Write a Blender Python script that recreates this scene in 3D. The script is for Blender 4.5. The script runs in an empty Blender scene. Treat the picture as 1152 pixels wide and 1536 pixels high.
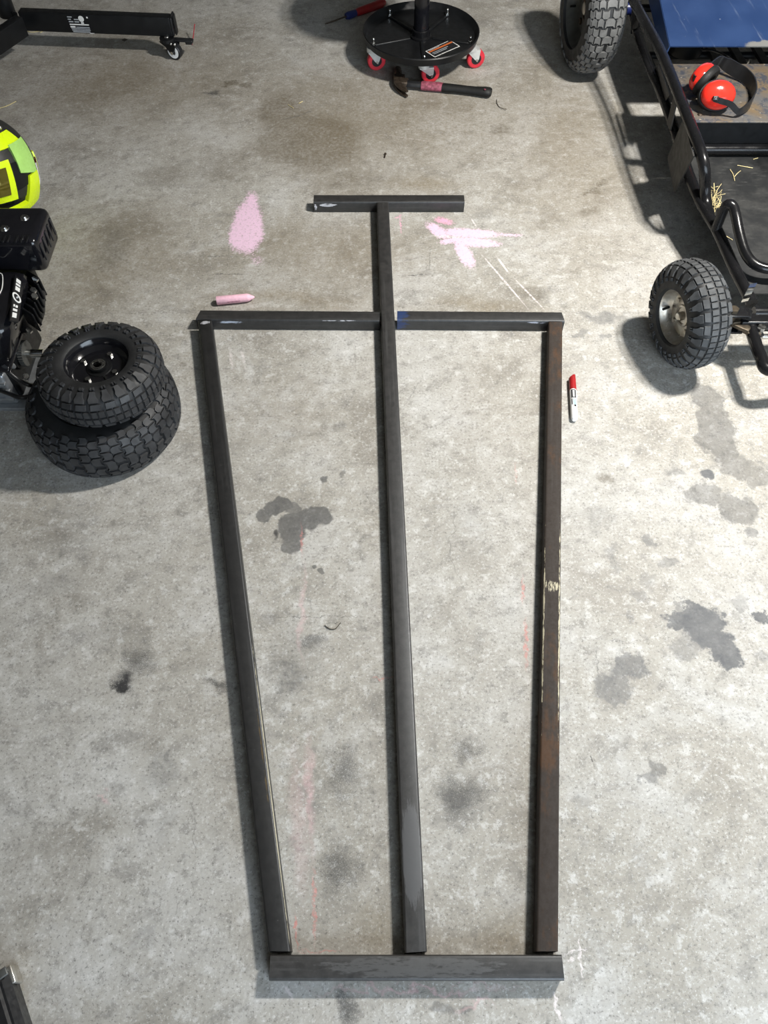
import bpy, bmesh, math, random
from mathutils import Vector, Matrix
R = math.radians
random.seed(7)
scene = bpy.context.scene
C = scene.collection

# ------------------------------------------------------------------ camera
F_PX = 1154.0; CAM_H = 1.546; PITCH = R(57.5)
cam = bpy.data.objects.new('camera', bpy.data.cameras.new('camera'))
C.objects.link(cam)
cam.location = (0, 0, CAM_H); cam.rotation_euler = (R(90) - PITCH, 0, 0)
cam.data.sensor_fit = 'HORIZONTAL'; cam.data.sensor_width = 36.0
cam.data.lens = 36.0 * F_PX / 1152.0
cam.data.clip_start = 0.02; cam.data.clip_end = 100
scene.camera = cam

def at(x, y, z=0.0):
    """world point at height z that the photograph shows at pixel (x, y)"""
    u = (x - 576) / F_PX; v = (768 - y) / F_PX
    d = (u, math.cos(PITCH) + v * math.sin(PITCH), -math.sin(PITCH) + v * math.cos(PITCH))
    t = (z - CAM_H) / d[2]
    return Vector((d[0] * t, d[1] * t, z))

# ------------------------------------------------------------------ light
world = bpy.data.worlds.new('overcast_sky'); scene.world = world
world.use_nodes = True
bg = world.node_tree.nodes['Background']
bg.inputs['Color'].default_value = (0.76, 0.88, 1.0, 1); bg.inputs['Strength'].default_value = 8.0
LAMP = Vector((1.34, 1.60, 2.2))
for i, dx in enumerate((-0.085, 0.085)):
    l = bpy.data.lights.new('lamp_panel_light', 'AREA'); l.shape = 'RECTANGLE'; l.size = 0.10; l.size_y = 0.16
    l.energy = 66; l.color = (1.0, 0.965, 0.90)
    o = bpy.data.objects.new('lamp_panel_light', l); C.objects.link(o)
    o.location = LAMP + Vector((dx, 0, 0))
# daylight enters through the open garage door behind the camera
DOOR_Y = -1.35; DX0, DX1, DZ = 0.2, 3.3, 2.25
pl = bpy.data.lights.new('door_portal', 'AREA'); pl.shape = 'RECTANGLE'; pl.size = DX1 - DX0; pl.size_y = DZ
pl.cycles.is_portal = True
po = bpy.data.objects.new('door_portal', pl); C.objects.link(po)
po.location = ((DX0 + DX1) / 2, DOOR_Y - 0.05, DZ / 2); po.rotation_euler = (R(90), 0, 0)
vs = scene.view_settings
vs.view_transform = 'Standard'; vs.look = 'None'; vs.gamma = 1; vs.use_curve_mapping = False
vs.exposure = -0.08
scene.cycles.max_bounces = 6; scene.cycles.diffuse_bounces = 3; scene.cycles.glossy_bounces = 3

# ------------------------------------------------------------------ mesh helpers
class MB:
    def __init__(s): s.v = []; s.f = []
    def add(s, vs, fs):
        n = len(s.v); s.v += [Vector(v) for v in vs]; s.f += [tuple(i + n for i in f) for f in fs]; return s
    def merge(s, o, m=None):
        return s.add([(m @ v) if m else v for v in o.v], o.f)
    def xf(s, m): s.v = [m @ v for v in s.v]; return s
    def box(s, c, d, rot=None, bev=0.0):
        bm = bmesh.new(); bmesh.ops.create_cube(bm, size=1)
        bmesh.ops.scale(bm, vec=Vector(d), verts=bm.verts)
        if bev: bmesh.ops.bevel(bm, geom=bm.edges[:], offset=bev, segments=3, profile=0.5, affect='EDGES')
        m = Matrix.Translation(Vector(c)) @ (rot.to_4x4() if rot else Matrix())
        bm.verts.index_update()
        s.add([m @ v.co for v in bm.verts], [[v.index for v in f.verts] for f in bm.faces]); bm.free(); return s
    def cyl(s, a, b, r, n=20, r2=None):
        return s.tube([a, b], [r, r if r2 is None else r2], n)
    def tube(s, path, r, n=14, closed=False):
        P = [Vector(p) for p in path]; k = len(P); rr = r if isinstance(r, (list, tuple)) else [r] * k
        T = []
        for i in range(k):
            a = P[(i - 1) % k] if closed else P[max(i - 1, 0)]; b = P[(i + 1) % k] if closed else P[min(i + 1, k - 1)]
            T.append((b - a).normalized())
        up = Vector((0, 0, 1)) if abs(T[0].z) < 0.9 else Vector((1, 0, 0))
        N = (up - T[0] * up.dot(T[0])).normalized(); vs = []
        for i in range(k):
            N = (N - T[i] * N.dot(T[i])).normalized(); B = T[i].cross(N)
            for j in range(n):
                a = 2 * math.pi * j / n
                vs.append(P[i] + (N * math.cos(a) + B * math.sin(a)) * rr[i])
        fs = []
        for i in range(k if closed else k - 1):
            i2 = (i + 1) % k
            for j in range(n):
                j2 = (j + 1) % n
                fs.append((i * n + j, i * n + j2, i2 * n + j2, i2 * n + j))
        if not closed:
            fs.append(tuple(reversed(range(n)))); fs.append(tuple((k - 1) * n + j for j in range(n)))
        return s.add(vs, fs)
    def lathe(s, prof, n=48, closed=False, m=None):
        """profile of (a, r): a along local X, turned about X"""
        vs = []; k = len(prof)
        for i in range(n):
            t = 2 * math.pi * i / n
            for a, r in prof: vs.append(Vector((a, r * math.cos(t), r * math.sin(t))))
        fs = []
        for i in range(n):
            i2 = (i + 1) % n
            for j in range(k if closed else k - 1):
                j2 = (j + 1) % k
                fs.append((i * k + j, i * k + j2, i2 * k + j2, i2 * k + j))
        if m: vs = [m @ v for v in vs]
        return s.add(vs, fs)
    def prism(s, poly, h, m=None):
        """outline poly [(x, y)] extruded from z=0 to z=h"""
        n = len(poly)
        vs = [Vector((x, y, 0)) for x, y in poly] + [Vector((x, y, h)) for x, y in poly]
        fs = [tuple(reversed(range(n))), tuple(range(n, 2 * n))] + [(i, (i + 1) % n, n + (i + 1) % n, n + i) for i in range(n)]
        if m: vs = [m @ v for v in vs]
        return s.add(vs, fs)
    def plate(s, quad, th):
        """flat plate through the corner points, given thickness"""
        q = [Vector(p) for p in quad]; nrm = (q[1] - q[0]).cross(q[2] - q[0]).normalized() * th / 2; n = len(q)
        vs = [p - nrm for p in q] + [p + nrm for p in q]
        return s.add(vs, [tuple(reversed(range(n))), tuple(range(n, 2 * n))] + [(i, (i + 1) % n, n + (i + 1) % n, n + i) for i in range(n)])
    def ball(s, c, r, n=16, m=8):
        c = Vector(c); r = Vector((r, r, r)) if not hasattr(r, '__len__') else Vector(r)
        vs = [c + Vector((0, 0, r.z))]
        for i in range(1, m):
            p = math.pi * i / m
            for j in range(n):
                a = 2 * math.pi * j / n
                vs.append(c + Vector((r.x * math.sin(p) * math.cos(a), r.y * math.sin(p) * math.sin(a), r.z * math.cos(p))))
        vs.append(c - Vector((0, 0, r.z))); fs = []
        for j in range(n): fs.append((0, 1 + j, 1 + (j + 1) % n))
        for i in range(m - 2):
            for j in range(n):
                a = 1 + i * n + j; b = 1 + i * n + (j + 1) % n
                fs.append((a, a + n, b + n, b))
        l = len(vs) - 1; o = 1 + (m - 2) * n
        for j in range(n): fs.append((o + j, l, o + (j + 1) % n))
        return s.add(vs, fs)

def smooth_path(pts, k=8):
    """Catmull-Rom through the points"""
    P = [Vector(p) for p in pts]; P = [2 * P[0] - P[1]] + P + [2 * P[-1] - P[-2]]; out = []
    for i in range(1, len(P) - 2):
        a, b, c, d = P[i - 1:i + 3]
        for j in range(k):
            t = j / k
            out.append(0.5 * ((2 * b) + (c - a) * t + (2 * a - 5 * b + 4 * c - d) * t * t + (3 * b - a - 3 * c + d) * t ** 3))
    out.append(P[-2]); return out

def wloc(o):
    v = Vector((0, 0, 0))
    while o: v += o.location; o = o.parent
    return v
def obj(name, mb, mat, parent=None, angle=35, base=None):
    """one mesh object; vertices are given in world coordinates"""
    off = wloc(parent) if parent else (Vector(base) if base is not None else Vector((0, 0, 0)))
    me = bpy.data.meshes.new(name)
    me.from_pydata([v - off for v in mb.v], [], mb.f); me.validate()
    bm = bmesh.new(); bm.from_mesh(me); bmesh.ops.recalc_face_normals(bm, faces=bm.faces); bm.to_mesh(me); bm.free()
    me.polygons.foreach_set('use_smooth', [True] * len(me.polygons)); me.set_sharp_from_angle(angle=R(angle))
    me.materials.append(mat)
    o = bpy.data.objects.new(name, me); C.objects.link(o)
    if parent: o.parent = parent
    else: o.location = off
    return o
def tag(o, label, cat, group=None):
    o['label'] = label; o['category'] = cat
    if group: o['group'] = group
    return o
def thing(name, label, cat, loc, group=None):
    o = bpy.data.objects.new(name, None); C.objects.link(o); o.location = loc; o.empty_display_size = 0.05
    return tag(o, label, cat, group)
def struct(name, mb, mat, angle=35):
    o = obj(name, mb, mat, angle=angle); o['kind'] = 'structure'; return o

# ------------------------------------------------------------------ node helpers
class NT:
    def __init__(s, name):
        s.m = bpy.data.materials.new(name); s.m.use_nodes = True; s.t = s.m.node_tree; s.n = s.t.nodes
        s.b = s.n['Principled BSDF']; s.tc = s.n.new('ShaderNodeTexCoord')
    def link(s, a, b): s.t.links.new(a, b)
    def new(s, k): return s.n.new('ShaderNode' + k)
    def val(s, sock, v):
        if hasattr(v, 'is_output') or isinstance(v, bpy.types.NodeSocket): s.link(v, sock)
        else: sock.default_value = v
    def noise(s, vec, scale, detail=4, rough=0.55, dist=0.0, color=False):
        n = s.new('TexNoise'); s.link(vec, n.inputs['Vector']); n.inputs['Scale'].default_value = scale
        n.inputs['Detail'].default_value = detail; n.inputs['Roughness'].default_value = rough; n.inputs['Distortion'].default_value = dist
        return n.outputs['Color' if color else 'Fac']
    def mapr(s, v, a, b, c=0.0, d=1.0, smooth=True):
        n = s.new('MapRange'); n.interpolation_type = 'SMOOTHSTEP' if smooth else 'LINEAR'
        s.val(n.inputs['Value'], v)
        for k, x in zip(('From Min', 'From Max', 'To Min', 'To Max'), (a, b, c, d)): n.inputs[k].default_value = x
        return n.outputs['Result']
    def math(s, op, a, b=0.0, clamp=False):
        n = s.new('Math'); n.operation = op; n.use_clamp = clamp; s.val(n.inputs[0], a); s.val(n.inputs[1], b); return n.outputs[0]
    def vmath(s, op, a, b):
        n = s.new('VectorMath'); n.operation = op; s.val(n.inputs[0], a); s.val(n.inputs[1], b)
        return n.outputs['Value' if op in ('LENGTH', 'DOT_PRODUCT') else 'Vector']
    def mapping(s, vec, loc=(0, 0, 0), rot=(0, 0, 0), scale=(1, 1, 1), kind='TEXTURE'):
        n = s.new('Mapping'); n.vector_type = kind; s.link(vec, n.inputs['Vector'])
        n.inputs['Location'].default_value = loc; n.inputs['Rotation'].default_value = rot; n.inputs['Scale'].default_value = scale
        return n.outputs['Vector']
    def mix(s, fac, a, b, blend='MIX'):
        n = s.new('Mix'); n.data_type = 'RGBA'; n.blend_type = blend
        s.val(n.inputs[0], fac)
        for k, x in ((6, a), (7, b)):
            if isinstance(x, (tuple, list)): n.inputs[k].default_value = (*x[:3], 1)
            else: s.link(x, n.inputs[k])
        return n.outputs[2]
    def bump(s, h, strength=0.3, dist=0.002):
        n = s.new('Bump'); n.inputs['Strength'].default_value = strength; n.inputs['Distance'].default_value = dist
        s.link(h, n.inputs['Height']); s.link(n.outputs['Normal'], s.b.inputs['Normal'])
    def out(s, color=None, rough=None, metal=None, **kw):
        for k, v in (('Base Color', color), ('Roughness', rough), ('Metallic', metal)):
            if v is None: continue
            if isinstance(v, (tuple, list)): v = (*v[:3], 1)
            s.val(s.b.inputs[k], v)
        for k, v in kw.items(): s.b.inputs[k.replace('_', ' ')].default_value = v
        return s.m
    def blob(s, vec, c, half, rot=0.0, soft=0.5):
        """1 inside the ellipsoid, falling to 0 at its edge"""
        d = s.vmath('LENGTH', s.mapping(vec, c, (0, 0, rot), half), (0, 0, 0))
        return s.mapr(d, 1.0, 1.0 - soft, 0.0, 1.0)

def simple(name, col, rough=0.5, metal=0.0, var=0.25, scale=30.0, bump=0.0, col2=None, **kw):
    t = NT(name); v = t.tc.outputs['Object']
    n = t.noise(v, scale, 5, 0.6)
    c2 = col2 or tuple(c * (1 - var) for c in col)
    c = t.mix(t.mapr(n, 0.3, 0.7), c2, col)
    if bump: t.bump(t.noise(v, scale * 6, 3), 0.4, bump)
    r = t.mapr(t.noise(v, scale * 2.3, 3), 0.25, 0.75, max(rough - 0.08, 0.02), min(rough + 0.08, 1))
    return t.out(c, r, metal, **kw)

M = {}
M['black_paint'] = simple('black_gloss_paint', (0.009, 0.009, 0.010), 0.24, 0, 0.3, 12, Specular_IOR_Level=0.32)
M['black_satin'] = simple('black_satin_paint', (0.008, 0.0085, 0.0095), 0.40, 0, 0.3, 25, Specular_IOR_Level=0.32)
M['black_plastic'] = simple('black_plastic', (0.014, 0.0145, 0.016), 0.38, 0, 0.25, 50)
M['soft_black'] = simple('soft_black_foam', (0.010, 0.010, 0.010), 0.6, 0, 0.3, 50, Specular_IOR_Level=0.3)
M['gloss_black'] = simple('gloss_black_enamel', (0.008, 0.008, 0.010), 0.12, 0, 0.2, 20)
M['rubber'] = simple('black_tyre_rubber', (0.014, 0.0145, 0.0155), 0.62, 0, 0.4, 30, 0.0004)
M['tread_rubber'] = simple('dusty_tread_rubber', (0.078, 0.082, 0.086), 0.75, 0, 0.55, 22, 0.0005)
M['tread_worn'] = simple('pale_dusty_tread_rubber', (0.155, 0.155, 0.152), 0.8, 0, 0.35, 30, 0.0005)
M['tread_dark'] = simple('dark_tread_rubber', (0.036, 0.037, 0.039), 0.6, 0, 0.5, 26, 0.0005, col2=(0.014, 0.014, 0.015))
M['zinc'] = simple('zinc_plated_steel', (0.66, 0.65, 0.61), 0.34, 0.85, 0.45, 25, col2=(0.38, 0.33, 0.26))
M['dull_rim'] = simple('dull_grey_rim', (0.13, 0.135, 0.13), 0.45, 0.5, 0.4, 20)
M['chrome'] = simple('bright_plated_steel', (0.75, 0.75, 0.73), 0.18, 1.0, 0.2, 40)
M['caster_zinc'] = simple('bright_zinc_fork', (0.62, 0.62, 0.60), 0.42, 0.35, 0.2, 30)
M['alu'] = simple('cast_aluminium', (0.42, 0.44, 0.46), 0.42, 0.75, 0.3, 30, 0.0004)
M['dark_steel'] = simple('dark_rusty_steel', (0.10, 0.075, 0.055), 0.5, 0.7, 0.55, 60, 0.0003)
M['brown_steel'] = simple('brown_oiled_steel', (0.14, 0.115, 0.085), 0.38, 0.8, 0.4, 40)
M['red_pu'] = simple('red_polyurethane', (0.62, 0.028, 0.045), 0.42, 0, 0.2, 60)
M['red_gloss'] = simple('red_gloss_plastic', (0.78, 0.030, 0.018), 0.16, 0, 0.12, 20)
M['red_plastic'] = simple('dark_red_plastic', (0.32, 0.012, 0.014), 0.35, 0, 0.2, 40)
M['blue_plastic'] = simple('navy_blue_plastic', (0.012, 0.022, 0.12), 0.35, 0, 0.2, 40)
M['white_print'] = simple('white_print', (0.72, 0.72, 0.70), 0.5, 0, 0.1, 50)
M['grey_print'] = simple('grey_print', (0.38, 0.40, 0.42), 0.5, 0, 0.1, 50)
M['black_print'] = simple('black_print', (0.01, 0.01, 0.012), 0.5, 0, 0.1, 50)
M['cyan_print'] = simple('pale_blue_print', (0.22, 0.48, 0.66), 0.5, 0, 0.1, 50)
M['orange_print'] = simple('orange_print', (0.55, 0.13, 0.03), 0.5, 0, 0.2, 50)
M['white_plastic'] = simple('white_plastic', (0.84, 0.84, 0.83), 0.3, 0, 0.05, 30)
M['pink_worn'] = simple('worn_pink_wrap', (0.34, 0.085, 0.13), 0.6, 0, 0.5, 90, 0.0003, col2=(0.15, 0.03, 0.045))
M['chalk'] = simple('pink_chalk', (0.86, 0.52, 0.62), 0.95, 0, 0.14, 120, 0.0006)
M['chalk_mark'] = simple('shaded_chalk', (0.52, 0.24, 0.32), 0.95, 0, 0.2, 120)
M['neon'] = simple('fluorescent_yellow_paint', (0.72, 0.92, 0.01), 0.25, 0, 0.06, 20)
M['pale_neon'] = simple('pale_green_paint', (0.42, 0.72, 0.18), 0.3, 0, 0.15, 20)
M['helmet_red'] = simple('dark_red_helmet_paint', (0.10, 0.008, 0.010), 0.25, 0, 0.2, 20)
M['helmet_black'] = simple('matt_black_helmet_plastic', (0.022, 0.022, 0.021), 0.5, 0, 0.2, 20)
M['lens'] = simple('amber_goggle_lens', (0.20, 0.17, 0.03), 0.08, 0.5, 0.3, 8)
M['wall'] = simple('painted_plasterboard', (0.20, 0.19, 0.17), 0.8, 0, 0.1, 3)
M['ceil'] = simple('white_ceiling_board', (0.34, 0.33, 0.31), 0.85, 0, 0.06, 3)
M['drive'] = simple('driveway_concrete', (0.42, 0.41, 0.40), 0.9, 0, 0.2, 4)
M['straw'] = simple('dry_straw', (0.62, 0.52, 0.27), 0.7, 0, 0.25, 80)
M['leaf'] = simple('dark_dry_leaf', (0.06, 0.045, 0.03), 0.8, 0, 0.3, 80)
M['hose'] = simple('black_rubber_hose', (0.012, 0.012, 0.013), 0.35, 0, 0.2, 40)
M['gusset'] = simple('dark_grey_plate', (0.030, 0.029, 0.027), 0.6, 0, 0.15, 20)
M['red_thread'] = simple('red_plastic_strip', (0.30, 0.010, 0.02), 0.4, 0, 0.2, 40)

def mat_emit(name, col, st):
    t = NT(name); t.b.inputs['Emission Color'].default_value = (*col, 1); t.b.inputs['Emission Strength'].default_value = st
    return t.out(col, 0.5)
M['lamp_face'] = mat_emit('lamp_diffuser', (1.0, 0.93, 0.82), 6.0)

# blue sheet-metal seat with scuffs and one bare patch
def mat_seat():
    t = NT('worn_blue_sheet_metal'); v = t.tc.outputs['Object']
    n = t.mapr(t.noise(v, 9, 5), 0.3, 0.7)
    c = t.mix(n, (0.014, 0.034, 0.100), (0.022, 0.047, 0.125))
    sm = t.mapr(t.noise(t.mapping(v, (0, 0, 0), (0, 0, 0.2), (0.02, 0.25, 1)), 1.0, 5, 0.65), 0.60, 0.74)
    c = t.mix(t.math('MULTIPLY', sm, 0.28), c, (0.30, 0.34, 0.42))
    fine = t.noise(v, 60, 4)
    c = t.mix(t.mapr(fine, 0.70, 0.78), c, (0.16, 0.19, 0.25))
    w = t.vmath('ADD', v, t.vmath('MULTIPLY', t.vmath('SUBTRACT', t.noise(v, 30, 4, 0.6, color=True), (0.5, 0.5, 0.5)), (0.05, 0.05, 0.0)))
    g_ = at(1143, 70, .264) - Vector((1.36, 2.2, 0))
    c = t.mix(t.blob(w, g_, (.062, .030, .2), 0, .3), c, (0.17, 0.168, 0.16))
    return t, v, c
def mat_deck():
    t = NT('rusty_bare_deck_plate'); v = t.tc.outputs['Object']
    n = t.noise(v, 9, 6, 0.65); n2 = t.noise(v, 28, 5, 0.65, 0.6)
    c = t.mix(t.mapr(n, 0.35, 0.62), (0.105, 0.102, 0.10), (0.150, 0.108, 0.062))
    c = t.mix(t.mapr(n2, 0.48, 0.62), c, (0.045, 0.05, 0.064))
    c = t.mix(t.mapr(t.noise(v, 55, 4), 0.62, 0.72), c, (0.30, 0.26, 0.20))
    t.bump(n2, 0.3, 0.001)
    return t.out(c, t.mapr(n2, 0.3, 0.7, 0.45, 0.75), 0.25)
M['deck'] = mat_deck()
def mat_pan():
    t = NT('dusty_black_floor_pan'); v = t.tc.outputs['Object']
    n = t.noise(v, 14, 6, 0.7); st = t.noise(t.mapping(v, scale=(0.06, 0.01, 1)), 1.0, 5, 0.7)
    c = t.mix(t.mapr(n, 0.4, 0.7), (0.011, 0.012, 0.013), (0.036, 0.036, 0.035))
    c = t.mix(t.mapr(st, 0.56, 0.78), c, (0.085, 0.085, 0.082))
    t.bump(n, 0.3, 0.001)
    return t.out(c, 0.55, 0.1)
M['pan'] = mat_pan()

# ------------------------------------------------------------------ concrete floor with its stains, chalk and painted halos
def px_seg(p1, p2, w):
    """stroke between two photographed floor points, w pixels wide -> centre, half sizes, angle on the floor"""
    a = at(*p1); b = at(*p2); mid = (a + b) / 2; d = b - a
    cx, cy = (p1[0] + p2[0]) / 2, (p1[1] + p2[1]) / 2
    sx = (at(cx + 1, cy) - at(cx, cy)).length; sy = (at(cx, cy + 1) - at(cx, cy)).length
    ang = math.atan2(d.y, d.x) if d.length > 1e-6 else 0.0
    ww = 0.5 * w * (sx * abs(math.sin(ang)) + sy * abs(math.cos(ang)))
    return mid, (d.length / 2 + ww, ww, 1000.0), ang
def px_ell(p, rx, ry):
    c = at(*p); sx = (at(p[0] + 1, p[1]) - c).length; sy = (at(p[0], p[1] + 1) - c).length
    return c, (rx * sx, ry * sy, 1000.0), 0.0

class GT(NT):
    """same helpers inside a node group"""
    def __init__(s, name):
        s.t = bpy.data.node_groups.new(name, 'ShaderNodeTree'); s.n = s.t.nodes; s.tc = s.n.new('ShaderNodeTexCoord')
        s.go = s.n.new('NodeGroupOutput')
    def expose(s, **kw):
        for k, sock in kw.items():
            kind = {'VECTOR': 'NodeSocketVector', 'RGBA': 'NodeSocketColor', 'VALUE': 'NodeSocketFloat'}[sock.type]
            s.t.interface.new_socket(name=k, in_out='OUTPUT', socket_type=kind)
            s.link(sock, s.go.inputs[k])
def concrete_group():
    t = GT('concrete_base'); v = t.tc.outputs['Object']
    def warp(scale, amt, base=v, det=3):
        n = t.noise(v, scale, det, 0.6, color=True)
        d = t.vmath('SUBTRACT', n, (0.5, 0.5, 0.5)); d = t.vmath('MULTIPLY', d, (amt, amt, 0)); return t.vmath('ADD', base, d)
    w1 = warp(5, 0.16, det=3); w2 = warp(16, 0.11, det=4); w3 = warp(26, 0.085, det=5); w4 = warp(20, 0.05, det=3); w5 = warp(75, 0.020, det=2)
    big = t.noise(v, 1.1, 3, 0.6); mid = t.noise(v, 4.5, 5, 0.7, 0.5); fin = t.noise(v, 34, 4, 0.72)
    gr = t.noise(v, 170, 2, 0.7)
    trow = t.noise(t.mapping(v, (0, 0, 0), (0, 0, 0.35), (0.10, 0.065, 1)), 1.0, 5, 0.75, 0.5)
    c = t.mix(t.mapr(big, 0.32, 0.68), (0.315, 0.296, 0.258), (0.395, 0.384, 0.358))
    c = t.mix(t.math('MULTIPLY', t.mapr(mid, 0.48, 0.70), 0.60), c, (0.480, 0.476, 0.465))
    c = t.mix(t.math('MULTIPLY', t.mapr(mid, 0.49, 0.32), 0.72), c, (0.225, 0.208, 0.180))
    c = t.mix(t.math('MULTIPLY', t.mapr(trow, 0.52, 0.70), 0.38), c, (0.560, 0.558, 0.548))
    c = t.mix(t.math('MULTIPLY', t.mapr(trow, 0.48, 0.33), 0.55), c, (0.210, 0.202, 0.188))
    c = t.mix(t.math('MULTIPLY', t.mapr(fin, 0.53, 0.68), 0.52), c, (0.600, 0.598, 0.585))
    c = t.mix(t.math('MULTIPLY', t.mapr(fin, 0.47, 0.33), 0.52), c, (0.175, 0.168, 0.155))
    c = t.mix(t.math('MULTIPLY', t.mapr(gr, 0.43, 0.31), 0.60), c, (0.110, 0.105, 0.098))
    c = t.mix(t.math('MULTIPLY', t.mapr(gr, 0.57, 0.69), 0.45), c, (0.660, 0.658, 0.645))
    grain = t.noise(v, 420, 2, 0.6); gmid = t.noise(v, 90, 3, 0.7)
    h = t.noise(v, 70, 2, 0.7)
    t.expose(c=c, h=h, rough=t.mapr(mid, 0.3, 0.7, 0.6, 0.8), gr=gr, w1=w1, w2=w2, w3=w3, w4=w4, w5=w5, v=t.vmath('ADD', v, (0, 0, 0)), fin=fin, gmid=gmid, grain=grain)
    return t.t
OIL = (0.078, 0.077, 0.076); OLB = (0.080, 0.084, 0.092); DRT = (0.158, 0.120, 0.068); BRN = (0.090, 0.072, 0.045); BLK = (0.030, 0.030, 0.031); GRY = (0.13, 0.13, 0.13); TAN_HALO = (0.19, 0.145, 0.075)
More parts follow.
